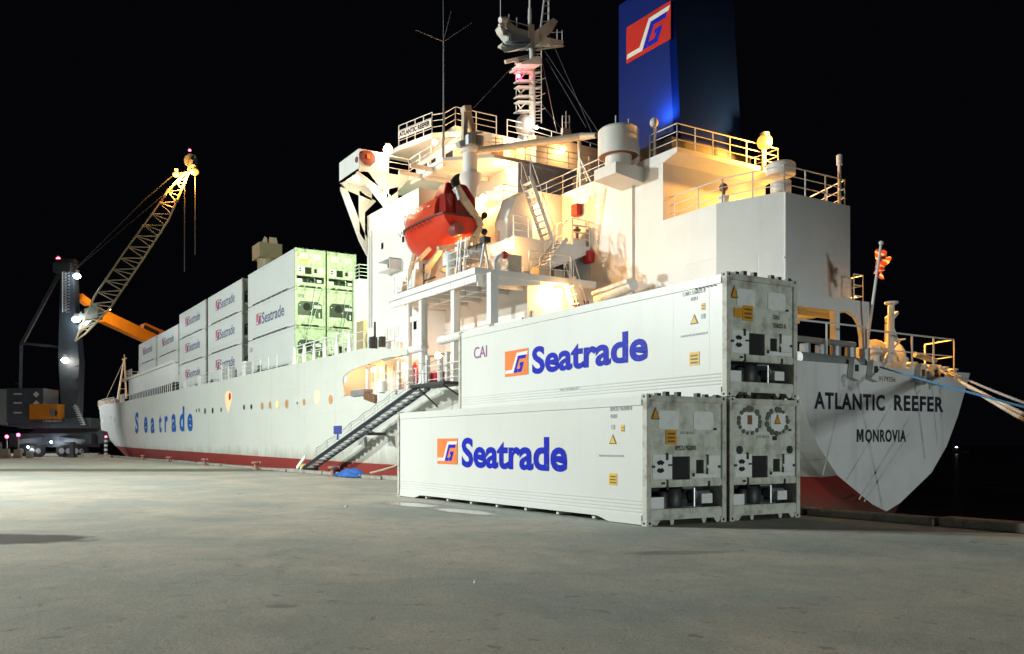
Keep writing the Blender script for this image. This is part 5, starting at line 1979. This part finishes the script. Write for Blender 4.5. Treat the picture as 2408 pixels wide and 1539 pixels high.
# foremast: two splayed legs with rungs
b = MB()
fx, fyy = at(285, X=29.0), 0
q = at(285, X=28.5)
d_ = at(285, X=28.5)
D0 = 148
def fm(px, py):
    return at(px, py, d=D0)
b.tube(fm(277, 938), fm(292, 845), .17, 8, .12)
b.tube(fm(297, 938), fm(293, 845), .17, 8, .12)
for k in (.25, .5, .75):
    b.tube(fm(277 + 15 * k, 938 - 93 * k), fm(297 - 4 * k, 938 - 93 * k), .07, 6)
b.tube(fm(287, 846), fm(298, 843), .12, 6)
b.tube(fm(293, 845), fm(292, 834), .09, 6)
b.tube(fm(290, 852), fm(247, 944), .03, 4)
b.build('foremast', M['beige'], ship)
# deck crane far behind the stacks, unlit
b = MB()
def dc(px, py):
    return at(px, py, d=101)
c = dc(630, 700)
b.lathe((c.x, c.y, 0), [(1.25, 8), (1.25, dc(0, 615).z), (1.5, dc(0, 610).z)], 18)
b.box(c.x - 1.5, c.x + 1.3, c.y - 1.4, c.y + 1.4, dc(0, 612).z, dc(0, 578).z)
b.prism([dc(611, 580), dc(622, 556), dc(628, 560), dc(630, 580)], (0.3, 1.2, 0))
b.prism([dc(632, 582), dc(634, 558), dc(650, 560), dc(655, 582)], (0.3, 1.2, 0))
b.build('deck_crane', M['crlat'], ship)
# orange jib of the forward deck crane, slewed out over the quay
b = MB()
J = [(380, 800, 146), (352, 778, 144), (240, 741, 132), (206, 716, 130), (186, 698, 128), (160, 698, 127)]
pj = [at(x, y_, d=d_) for x, y_, d_ in J]
b.bar(at(372, 806, d=145), at(240, 744, d=132), 1.3, 1.9, up=(0, 0, 1))
b.bar(pj[3] + Vector((0, 0, .2)), pj[4], 1.0, 1.0)
b.bar(pj[4] - Vector((.2, 0, .1)), pj[5], 1.0, 1.2)
jb = b.build('jib', M['jib'], ship)
b = MB()
j0 = at(362, 787, d=146)
b.bar(at(332, 774, d=145), at(376, 792, d=147), 2.6, 1.9)
b.m = 1
b.bar(at(338, 770, d=143.4), at(372, 786, d=145.4), .1, .9)
b.build('jib_housing', [mat('jib_rust_red', (0.42, 0.12, 0.03), 0.5, var=.4), M['black']], jb)
b = MB()
b.tube(at(230, 735, d=132), at(372, 806, d=146), .1, 6)
b.build('luffing_rope', M['dark'], jb)
b = MB()
b.lathe((at(385, 0, d=146).x, at(385, 0, d=146).y, 8), [(1.4, 0), (1.4, 9)], 14)
b.build('crane_pedestal', M['white'], ship)

# containers stowed on deck
SX = 22.04
GD = "containers stowed on the ship's deck"
SL = 11.8


DB = mat('faded_blue', (0.045, 0.075, 0.20), .5, var=.7, vcol=(.4, .42, .5), scale=2.2, thr=(.4, .75), spec=.1)
DR = mat('faded_red', (0.50, 0.14, 0.11), .5, var=.5, vcol=(.6, .45, .42), scale=2.0, spec=.1)


def deck_box(x, y, z, label, kind, mark=None, L=SL):
    r, u = container((x, y, z), label, GD, kind, 0.0, L)
    if mark == 'badge':
        emblem('emblem', 'port', (0.02, 8.85, 1.15), 1.35, 1.0, r, DR)
        letter('lettering', 'Seatrade', DB, 'port', (0.022, 7.35, 1.15), 4.9, 0.95, r, bold=.006)
    elif mark == 'wide':
        emblem('emblem', 'port', (0.02, 9.4, 1.1), 1.3, .95, r, DR)
        letter('lettering', 'Seatrade', DB, 'port', (0.022, 7.9, 1.05), 5.4, 0.95, r, bold=.012)
    elif mark == 'small':
        letter('number_mark', 'CAI', M['purple'], 'port', (0.022, 11.2, 1.9), .7, .4, r)
    return r, u


Z0 = 7.80
H = 2.905
# bay nearest the bridge
deck_box(SX, 59.6, Z0, 'bottom deck container of the port column next to the bridge, small purple mark', 'dark', 'small', 11.75)
r, u = deck_box(SX, 59.6, Z0 + H, 'middle deck container of the port column next to the bridge, with blue lettering', 'dark', 'wide', 11.75)
letter('lettering', 'tex', M['ktext'], 'aft', (.2, .045, 2.1), .55, .32, u)
r, u = deck_box(SX, 59.6, Z0 + 2 * H, 'top deck container of the port column next to the bridge, yellow sticker on its end', 'panel', None, 11.75)
sticker(u, .75, 1.9, .6, .2, M['yellow'])
sticker(u, .28, 2.3, .22, .22, M['yellow'], 'warning_sticker', tri=True)
for k, (kd, lb) in enumerate((('panel', 'bottom deck container of the inboard column in the green light, paler plain end'), ('dark', 'middle deck container of the inboard column in the green light, black machinery bay'), ('panel', 'top deck container of the inboard column in the green light, square black fan opening'))):
    r, u = deck_box(SX + 2.56, 59.6, Z0 + k * H, lb, kd, None, 11.75)
    if k == 2:
        pass
# next bays forward
for bay, y in (('second', 72.95), ('third', 85.45)):
    for k, lv in enumerate(('bottom', 'middle', 'top')):
        deck_box(SX, y, Z0 + .03 + k * H, '%s deck container in the %s stack counting forward from the bridge' % (lv, bay), 'dark', 'badge', 11.75)
for bay, y in (('fourth', 97.6), ('fifth', 110.0)):
    for k, lv in enumerate(('lower', 'upper')):
        deck_box(SX, y, 9.75 + .006 * (y - 97) + k * H, '%s deck container in the %s stack from the bridge, behind the white ledge' % (lv, bay), 'dark', 'badge' if k else None, 11.75)
deck_box(SX + 1.2, 122.6, 11.4, 'lone deck container up forward on the ship, beyond all the stacks', 'dark', None, 6.0)
# lashing rods on the aft ends
b = MB()
for x in (SX, SX + 2.56):
    b.tube((x + .2, 59.4, Z0), (x + 2.2, 59.4, Z0 + 2 * H), .02, 5)
    b.tube((x + 2.2, 59.35, Z0), (x + .2, 59.35, Z0 + H + .1), .02, 5)
    b.tube((x + .5, 59.4, Z0), (x + 1.6, 59.4, Z0 + 2 * H), .02, 5)
b.build('lashing_rod', M['galv'], ship)

# ------------------------------------------------------------------ gangway
gw = empty('gangway', (0, 0, 0), 0, "dark metal accommodation ladder sloping down from the ship's side opening to the quay", 'gangway')
g0 = at(978, 917, X=19.1)                          # head, outer stringer
g1 = at(722, 1112, Z=0.25)
g0 = Vector((19.45, at(980, 917, X=19.45).y, 4.55))
g1 = Vector((18.75, at(714, 1108, X=18.75).y, 0.32))
wv = Vector((0.75, 0.05, 0))
for i, o in enumerate((Vector((0, 0, 0)), wv)):
    b = MB()
    b.bar(g0 + o, g1 + o, 0.06, 0.22)
    if i == 0:
        b.bar(g0 + Vector((-.02, 0, .02)), g1 + Vector((-.02, 0, .02)), .12, .06)
    b.build('stringer', mat('gangway_blue_black', (.022, .030, .045), .5), gw)
b = MB()
n = 25
run = Vector((g1.x - g0.x, g1.y - g0.y, 0)).normalized() * .13
for i in range(1, n):
    q = g0.lerp(g1, i / n)
    b.prism([q - run * 1.15, q + run * 1.15, q + run * 1.15 + wv, q - run * 1.15 + wv], (0, 0, .085))
b.build('tread', mat('tread_pale', (.78, .8, .8), .4), gw)
b = MB()
p = g0.lerp(g1, .42)
b.box(p.x - .1, p.x + 1.0, p.y - .9, p.y - .2, p.z - .5, p.z - .35)
b.bar(p, (p.x + .4, p.y - .9, p.z - .45), .08)
b.build('bracket', M['dark'], gw)
b = MB()                                           # top platform
b.box(19.2, 20.45, g0.y - 3.0, g0.y + .25, 4.52, 4.66)
b.bar((19.3, g0.y - 2.8, 4.5), (20.4, g0.y - 2.8, 3.9), .06)
b.bar((19.3, g0.y - .4, 4.5), (20.4, g0.y - .4, 3.6), .06)
b.build('platform', M['dark'], gw)
b = MB()
for k in (0, 1.4, 2.8):
    b.tube((19.25, g0.y - k, 4.66), (19.25, g0.y - k, 5.75), .03, 6)
b.path([(19.25, g0.y, 5.7), (19.25, g0.y - 1.4, 5.55), (19.25, g0.y - 2.8, 5.7)], .02, 5)
b.path([(19.25, g0.y, 5.2), (19.25, g0.y - 1.4, 5.1), (19.25, g0.y - 2.8, 5.2)], .02, 5)
b.build('platform_railing', M['galv'], gw)
b = MB()                                           # stanchions, ropes and the slack safety net on the far side
ns = 9
tops = []
for i in range(ns):
    q = g0.lerp(g1, .04 + i * .93 / (ns - 1)) + wv
    t = q + Vector((.05, .25, 1.12))
    b.tube(q, t, .022, 5)
    tops.append(t)
mids = [g0.lerp(g1, .04 + i * .93 / (ns - 1)) + wv + Vector((.03, .12, .56)) for i in range(ns)]
for L_ in (tops, mids):
    for a, c in zip(L_, L_[1:]):
        m_ = a.lerp(c, .5) - Vector((0, 0, .09))
        b.path([a, m_, c], .022, 4)
b.build('hand_rope', M['galv'], gw)
b = MB()
lo = [p + Vector((.1, 1.0, -.55)) for p in tops]
for a, c in zip(tops, lo):
    b.path([a, a.lerp(c, .5) + Vector((0, 0, -.2)), c], .009, 4)
for k in (.35, .7, 1.0):
    L_ = [a.lerp(c, k) - Vector((0, 0, .2 * k)) for a, c in zip(tops, lo)]
    b.path(L_, .013, 4)
b.build('safety_net', M['galv'], gw)
b = MB()                                           # foot with its roller
b.bar(g1 + Vector((-.1, .9, -.02)), g1 + Vector((-.1, -.6, .75)), .07, .22)
b.tube(g1 + Vector((-.05, .35, -.05)), g1 + wv + Vector((.05, .35, -.05)), .14, 10)
b.m = 1
b.box(g1.x - .05, g1.x + .9, g1.y - .2, g1.y + .5, .1, .3)
b.build('foot', [M['panel'], M['black']], gw)
p = at(794, 1010, X=18.9)
b = MB().box(18.88, 18.92, p.y - .58, p.y + .58, p.z - .27, p.z + .20)
b.bar((18.9, p.y, p.z - .25), (18.9, p.y, p.z - .6), .04, .2)
bs = b.build('notice_board', mat('board_blue', (0.03, 0.045, 0.26), 0.5, var=.2, scale=5), bevel=.03)
tag(bs, 'blue board with lines of small print hung on the ropes of the gangway', 'notice board')
b = MB()
for k in range(3):
    b.box(18.87, 18.88, p.y - .48, p.y + .42, p.z - .16 + k * .12, p.z - .12 + k * .12)
b.build('print', mat('print_blue', (0.06, .08, .33), .5), bs)
b = MB()                                           # yellow guard by the foot
q = at(703, 1106, Z=0.0)
b.prism([(g1.x + .3, g1.y + .5, .05), (g1.x + .3, g1.y + 1.5, .05), (g1.x + .3, g1.y + 1.4, .55), (g1.x + .3, g1.y + .5, .42)], (.45, 0, 0))
yw = b.build('lifting_chock', M['yellow'], bevel=.04)
tag(yw, 'yellow padded chock lying at the foot of the gangway', 'chock')
# blue net heaped on the kerb
b = MB()
c = at(822, 1118, X=18.75)
gridn = 14
vs = []
for j in range(gridn + 1):
    for i in range(gridn + 1):
        u_, v_ = i / gridn, j / gridn
        e = math.sin(math.pi * u_) * math.sin(math.pi * v_)
        zz_ = .02 + .22 * (1 if v_ > .3 else v_ / .3) * e + .42 * e * abs(math.sin(u_ * 7 + v_ * 4)) * abs(math.sin(v_ * 5 + 1)) + random.uniform(0, .05)
        vs.append((18.2 + v_ * .95 + .08 * math.sin(u_ * 11), c.y - 1.9 + u_ * 3.6, zz_))
b.add(vs, [(j * (gridn + 1) + i, j * (gridn + 1) + i + 1, (j + 1) * (gridn + 1) + i + 1, (j + 1) * (gridn + 1) + i) for j in range(gridn) for i in range(gridn)])
t = b.build('net_heap', M['tarp'], smooth=True)
tag(t, 'crumpled blue netting heaped on the kerb beside the gangway foot', 'netting')

# bollards along the quay edge
bolls = []
bb = MB()
bb.lathe((0, 0, 0), [(.24, 0), (.24, .03), (.15, .06), (.13, .30), (.15, .34)], 14)
bb.lathe((0, 0, .33), [(.15, 0), (.27, .06), (.27, .14), (.12, .18)], 14)
bb.tube((0, -.36, .42), (0, .30, .42), .085, 10)
bm_ = bb.mesh('bollard', M['bollard'], True)
for i, (px, lb) in enumerate(((335.6, 'squat red bollard at the crane end of the row on the kerb'), (396.5, 'squat red bollard on the kerb below the big S and e of the hull lettering'),
                              (481.5, 'squat red bollard on the kerb below the first small portholes'), (602, 'squat red bollard on the kerb between the portholes and the gangway'), (783, 'squat red bollard on the kerb beside the blue netting'))):
    p = at(px, X=18.35)
    o = link_mesh('bollard', bm_, None, (18.35, p.y, 0.0), i * .3)
    o.scale = (1.05, 1.05, 1.15)
    tag(o, lb, 'bollard', 'bollards along the kerb')


def rope(pts, r, m, lb, cat='mooring rope', group='mooring ropes', sag=0.0, n=14):
    b = MB()
    a, c = Vector(pts[0]), Vector(pts[-1])
    P_ = []
    for i in range(n + 1):
        k = i / n
        q = a.lerp(c, k)
        q.z -= sag * 4 * k * (1 - k)
        P_.append(q)
    b.path(P_, r, 7)
    # strands laid round the line
    return tag(b.build('mooring_rope', m, smooth=True), lb, cat, group)


# stern lines run off to the right, down to the quay astern of the ship
def to_quay(px0, py0, Yd, px1, py1):
    """line from a fairlead through the place where the photo's edge cuts it"""
    a = at(px0, py0, Y=19.9)
    e = at(px1, py1, d=24.0)
    dv = e - a
    k = (18.9 - a.x) / dv.x if abs(dv.x) > .01 else 1
    return a, a + dv * min(max(k, 1.0), 2.4)


a, c = to_quay(2070, 864, 0, 2408, 948)
rope([a, c], .036, M['ropeblue'], "pale blue mooring line leading off the ship's stern across the white transom", sag=.12)
a, c = to_quay(2224, 876, 0, 2408, 979)
rope([a, c], .065, M['rope'], 'thick pale mooring line leading off the stern, the lowest of the stern lines', sag=.1)
a, c = to_quay(2205, 868, 0, 2408, 966)
rope([a, c], .05, M['rope'], 'pale mooring line just above the thickest stern line', sag=.1)
a, c = to_quay(2228, 872, 0, 2408, 938)
rope([a, c], .04, mat('rope_grey', (0.30, 0.34, 0.40), .85), 'thin grey blue mooring line, topmost of the lines off the stern', sag=.12)
p0 = at(870, 1113, X=18.5)
p1 = at(955, 1086, X=20.0)
rope([p0, at(905, 1108, X=18.9), p1], .05, M['rope'], 'white rope running from the kerb up behind the front container', sag=.05)

# ------------------------------------------------------------------ mobile harbour crane beyond the bow
DC = 118.0


def cp(px, py, dd=0.0):
    return at(px, py, d=DC + dd)


UR = Vector((CC, -SS, 0))                          # to the right in the crane's own side view
UD = Vector((SS, CC, 0))


def cbox(b, px0, px1, py0, py1, d0, d1):
    """an upright box facing the quay side, from photo extents and depth range"""
    q = [cp(px0, py1), cp(px1, py1), cp(px1, py0), cp(px0, py0)]
    return b.prism([v + UD * d0 for v in q], UD * (d1 - d0))


hc = empty('harbour_crane', cp(150, 1075), 0, 'tall mobile harbour crane with a lit lattice boom on the quay beyond the bow', 'crane')
INV = Matrix.Translation(-hc.location)


def cpart(b, name, m, parent=hc, smooth=False):
    o = b.build(name, m, parent, smooth)
    if parent is hc:
        o.data.transform(INV)
    else:
        o.data.transform(INV)
    return o


b = MB()
cbox(b, 35, 225, 1020, 1052, -1.6, 1.6)
b.prism([cp(62, 1022), cp(100, 1000), cp(175, 1000), cp(240, 1015), cp(248, 1040), cp(225, 1045), cp(35, 1045)], UD * 2.0)
cpart(b, 'chassis', M['crgrey'])
for px, r_ in ((50, .75), (75, .75), (90, .75), (145, .8), (161, .8), (178, .8), (192, .7)):
    for dd in (-2.4, 1.6):
        c = cp(px, 1061, dd)
        b = MB().tube(c, c + UD * .8, r_, 18)
        wl = cpart(b, 'wheel', M['tyre'])
        b = MB().tube(c - UD * .03, c + UD * .1, r_ * .5, 12)
        cpart(b, 'rim', M['galv'], wl)
for px in (38, 204):
    b = MB()
    cbox(b, px - 4, px + 4, 1040, 1072, -5.2, -4.4)
    cbox(b, px - 8, px + 8, 1070, 1075, -5.6, -4.0)
    b.bar(cp(px, 1040, -5), cp(120, 1030, 0), .5, .6)
    cpart(b, 'outrigger', M['crgrey'])
b = MB()
cbox(b, 55, 225, 984, 1008, -1.8, 1.8)
cbox(b, 20, 130, 974, 1003, -2, 2)
cpart(b, 'slew_deck', M['crgrey'])
b = MB()
cbox(b, 36, 120, 916, 996, -2.4, 2.4)
cw = cpart(b, 'counterweight', mat('counterweight_blue_grey', (0.065, 0.095, 0.13), .5, var=.3, scale=.5))
b = MB()
cbox(b, 19, 35.5, 918, 1000, -2.4, 2.4)
cpart(b, 'counterweight_end', mat('counterweight_pale', (0.25, 0.30, 0.34), .5, var=.3, scale=.6), cw)
b = MB()
for py in (927, 948, 971):
    q = [cp(32, py - 1.6, -2.46), cp(51, py - 1.6, -2.46), cp(51, py + 1.6, -2.46), cp(32, py + 1.6, -2.46)]
    b.prism(q, UD * .04)
    e = cp(85, py + 1, -2.46)
    b.prism([e + UR * (-.42), e + Vector((0, 0, -.42)), e + UR * .42, e + Vector((0, 0, .42))], UD * .04)
cpart(b, 'marking', M['panel'], cw)
b = MB()
cbox(b, 94, 159, 953, 988, -3.2, -1.0)
eh = cpart(b, 'engine_house', M['cryel'])
b = MB()
c = cp(128, 972, -3.24)
b.tube(c, c + UD * .05, .42, 20)
cpart(b, 'roundel', mat('roundel_brown', (0.06, 0.025, 0.02), .6), eh)
b = MB()
cbox(b, 142, 153, 963, 983, -3.25, -3.2)
cpart(b, 'window', M['galv'], eh)
me = text_mesh('lettering', 'LIEBHERR', M['panel'], 2.6, .26)
me.transform(face_matrix('aft'))
t = link_mesh('lettering', me, eh, cp(101, 993, -3.3) - hc.location, -YAW)
b = MB()
cbox(b, 93, 158, 989, 998, -2.9, -1.0)
cpart(b, 'walkway', M['crgrey'])
b = MB()
for k in range(9):
    c = cp(178 + k * 2.2, 957 + k * 5.2, -2.5)
    b.box(c.x - .35, c.x + .35, c.y - .2, c.y + .2, c.z - .05, c.z + .05)
b.bar(cp(176, 952, -2.8), cp(199, 1000, -2.8), .1, .25)
cpart(b, 'stair', M['galv'])
# tower
b = MB()
b.prism([cp(145, 984, -1), cp(181, 984, -1), cp(186, 850, -1), cp(174, 720, -1), cp(171, 640, -1), cp(142, 640, -1), cp(137, 840, -1)], UD * 2.0)
tw = cpart(b, 'tower', M['crgrey'])
b = MB()
cbox(b, 134, 174, 622, 644, -1.3, 1.3)
cbox(b, 134, 180, 612, 624, -.8, .8)
cpart(b, 'tower_head', mat('tower_dark', (0.03, 0.033, 0.04), .6), tw)
b = MB()
for px in (147, 155):
    b.bar(cp(px, 735, -1.3), cp(px, 640, -1.3), .1)
for k in range(24):
    b.bar(cp(147, 640 + 4 * k, -1.3), cp(155, 640 + 4 * k, -1.3), .06)
cpart(b, 'ladder', M['panel'], tw)
b = MB()
for k in range(14):
    cbox(b, 164, 172, 645 + k * 7, 648 + k * 7, -1.4, -1.2)
cpart(b, 'cable_chain', M['grey'], tw)
b = MB()
for y in (860, 890, 915):
    cbox(b, 182, 190, y, y + 4, -1.2, 1.2)
b.bar(cp(189, 848), cp(189, 984), .08)
b.bar(cp(184, 848), cp(184, 984), .08)
for y in range(855, 984, 10):
    b.bar(cp(184, y), cp(189, y), .05)
cpart(b, 'platform', M['crgrey'], tw)
b = MB()                                           # back stays
b.bar(cp(137, 648), cp(50, 812), .42)
b.bar(cp(50, 812), cp(48, 915), .42)
b.bar(cp(52, 808), cp(136, 816), .32)
b.bar(cp(36, 902), cp(50, 902), .15)
cpart(b, 'back_stay', M['crgrey'])
b = MB()                                           # cab and its housing at the boom heel
b.prism([cp(182, 741, -1.6), cp(196, 728, -1.6), cp(226, 716, -1.6), cp(232, 725, -1.6), cp(228, 748, -1.6), cp(182, 752, -1.6)], UD * 2.0)
cb = cpart(b, 'cab', mat('cab_green_grey', (0.22, 0.25, 0.22), .5, var=.4, scale=1.0))
b = MB()
for px in (195, 206):
    cbox(b, px - 3, px + 3, 732, 742, -1.66, -1.6)
cpart(b, 'window', M['glass'], cb)
# boom: four chords with diagonal lacing
heel = [(186, 812), (170, 790)]
C1 = [(177, 803), (222, 698), (296, 588), (361, 499), (400, 443), (438, 405)]
C2 = [(198, 788), (258, 727), (339, 606), (397, 517), (445, 405)]


def along(C, k):
    """point at fraction k of a chord given by photo points"""
    ls = [math.dist(p, q) for p, q in zip(C, C[1:])]
    s = k * sum(ls)
    for (p, q), l in zip(zip(C, C[1:]), ls):
        if s <= l:
            return (p[0] + (q[0] - p[0]) * s / l, p[1] + (q[1] - p[1]) * s / l)
        s -= l
    return C[-1]


b = MB()
nb_ = 30
hw = lambda k: 1.15 if k < .8 else 1.15 - (k - .8) * 4.2
for k in range(nb_):
    k0, k1 = k / nb_, (k + 1) / nb_
    p = {}
    for nm, C in (('a', C1), ('b', C2)):
        for s in (-1, 1):
            for t_, kk in ((0, k0), (1, k1)):
                x_, y_ = along(C, kk)
                p[nm, s, t_] = cp(x_, y_, s * hw(kk) - .4)
    for nm in 'ab':
        for s in (-1, 1):
            b.tube(p[nm, s, 0], p[nm, s, 1], .15, 5, cap=False)
    for s in (-1, 1):
        if k % 2 == 0:
            b.tube(p['a', s, 0], p['b', s, 1], .08, 4, cap=False)
        else:
            b.tube(p['b', s, 0], p['a', s, 1], .08, 4, cap=False)
        if k % 2 == 0:
            b.tube(p['a', s, 0], p['b', s, 0], .08, 4, cap=False)
    for nm in 'ab':
        b.tube(p[nm, -1 if k % 2 else 1, 0], p[nm, 1 if k % 2 else -1, 1], .065, 4, cap=False)
bo = cpart(b, 'boom', M['crlat'])
b = MB()
for k in (.34, .66, .84):
    for C in (C1, C2):
        x_, y_ = along(C, k)
        b.bar(cp(x_, y_, -1.7), cp(x_, y_, 1.3), .35, .35)
cpart(b, 'boom_joint', M['crlat'], bo)
b = MB()
c = cp(450, 380, -.2)
b.tube(c - UD * .35, c + UD * .35, .95, 20)
b.bar(cp(446, 404, -.4), cp(452, 378, -.4), .9, .5)
b.bar(cp(412, 410, -.4), cp(460, 404, -.4), .3, .25)
cpart(b, 'boom_head', M['crgrey'], bo)
b = MB()
for px, y0, y1 in ((434, 402, 640), (459, 400, 600)):
    b.tube(cp(px, y0, -.4), cp(px, y1, -.4), .075, 5)
b.tube(cp(410, 410), cp(340, 470), .07, 5)
b.tube(cp(340, 470), cp(180, 630), .07, 5)
b.tube(cp(425, 425), cp(170, 640), .06, 5)
cpart(b, 'hoist_rope', M['dark'])
b = MB()
b.bar(cp(165, 795), cp(220, 745), .7, .8)
cpart(b, 'luffing_cylinder', M['galv'])


def clamp_(px, py, dd, r_, col, power, st, off=(0, 0, -.5), size=.2):
    c = cp(px, py, dd)
    f = MB().tube(c + Vector((0, 0, r_ * .7)), c + Vector((0, 0, r_ * 1.5)), r_ * .6, 8)
    f = cpart(f, 'lamp', M['grey'])
    g_ = MB().ball(c, r_, 10, .7)
    cpart(g_, 'globe', bulb(col, st), f, True)
    if power:
        light('crane_lamp_light', 'POINT', c + Vector(off), power, col, size)


clamp_(414, 411, -.8, .50, (1.0, .40, .07), 6000, 2, (UR * .3 - UD * .9).to_tuple()[:2] + (-.8,))
clamp_(457, 405, -.8, .62, (1.0, .40, .07), 8000, 2, (UR * -.6 - UD * .9).to_tuple()[:2] + (-.9,))
clamp_(181, 650, -1.4, .5, COOL, 120, 30, (0, -.8, -.8))
clamp_(179, 752, -2.2, .55, COOL, 260, 30, (0, -1.6, -.9))
clamp_(153, 848, -1.9, .5, (1, .93, .8), 130, 30, (0, -1.1, -.5))
clamp_(137, 609, 0, .28, (1, .05, .12), 0, 25)
clamp_(446, 354, 0, .20, (1, .05, .12), 0, 18)
# warm flood on the boom that picks out the ship's orange jib
clamp_(258, 728, -1.2, .16, (1, .70, .32), 0, 12)
light('crane_lamp_light', 'SPOT', cp(262, 730, 2.0), 15000, (1, .66, .26), .2, tuple(at(310, 775, d=138)), 85, .6)
clamp_(120, 1040, -2.6, .18, COOL, 160, 25, (0, -.6, 0))
clamp_(66, 1052, -2.8, .16, COOL, 60, 25, (0, -.5, 0))

# striped post with a red light on the quay beneath the bow, and two warning stands at far left
def warn_post(px, pyt, pyb, d, label, stripes):
    r = empty('warning_post', at(px, pyb, d=d), 0, label, 'post', 'lit warning posts')
    z0, z1 = at(px, pyb, d=d).z, at(px, pyt, d=d).z
    r.location.z = max(z0, 0)
    hh = z1 - r.location.z
    b = MB()
    n = 8
    for k in range(n):
        b.m = k % 2 if stripes else 0
        b.tube((0, 0, hh * k / n), (0, 0, hh * (k + 1) / n), .24 if stripes else .12, 10)
    b.build('post', [M['panel'], M['dark']] if stripes else [M['grey'], M['grey']], r)
    b = MB().lathe((0, 0, 0), [(.5, 0), (.5, .12), (.2, .2)], 10)
    b.build('base', M['grey'], r)
    MB().ball((0, 0, hh + .15), .22 if not stripes else .14, 8).build('light', bulb((1.0, .05, .16), 20), r, True)


warn_post(433 / 1.0 * 0 + 249, 1030, 1071, 116, 'striped black and white post with a red light, beneath the bow', True)
warn_post(16, 1030, 1072, 112, 'shorter grey stand with a red light, away from the crane wheels', False)
warn_post(43, 1026, 1072, 110, 'grey stand with a red light beside the crane wheels', False)
for i, (px, w_, h_, lb) in enumerate(((12, 1.3, 1.2, 'pale concrete barrier block at the outer end of its row, widest of them'), (42, 1.0, 1.1, 'pale concrete barrier block beside the lit stand'), (70, .8, .9, 'pale concrete barrier block beside the crane wheels, smallest of them'))):
    c = at(px, 1073, d=109)
    b = MB().prism([(-w_ / 2, -.3, 0), (w_ / 2, -.3, 0), (w_ / 2 * .8, -.3, h_), (-w_ / 2 * .8, -.3, h_)], (0, .6, 0))
    o = b.build('barrier_block', M['conc'], loc=(c.x, c.y, 0), bevel=.05)
    o.rotation_euler = (0, 0, -YAW)
    tag(o, lb, 'barrier', 'barrier blocks under the crane')
c = at(225, 1074, d=112)
b = MB().box(-2.2, 2.2, -.5, .5, 0, .35)
b.box(-1.8, 0.4, -.4, .4, .35, .6)
o = b.build('timber_pile', M['conc'], loc=(c.x, c.y, 0))
o.rotation_euler = (0, 0, -YAW)
tag(o, 'low stack of timber lying on the quay below the bow', 'timber')
# far boat light across the water
c = at(2247, 1053, d=380)
bt = empty('distant_boat', (c.x, c.y, -2.4), 0, 'distant boat with a single white light out on the dark water', 'boat')
b = MB()
loft(b, [[(-1.2, y * 1.0, .1), (1.2, y, .1), (1.5, y, 1.2), (-1.5, y, 1.2)] if abs(y) < 5 else [(-.3, y, .3), (.3, y, .3), (.4, y, 1.5), (-.4, y, 1.5)] for y in (-6, -3, 3, 6)])
b.build('hull', M['crgrey'], bt)
MB().box(-.9, .9, -2, 1, 1.2, 2.6).build('cabin', M['grey'], bt)
MB().ball((0, -.4, c.z + 2.4), .55, 8).build('light', bulb((.9, .95, 1.0), 5), bt, True)
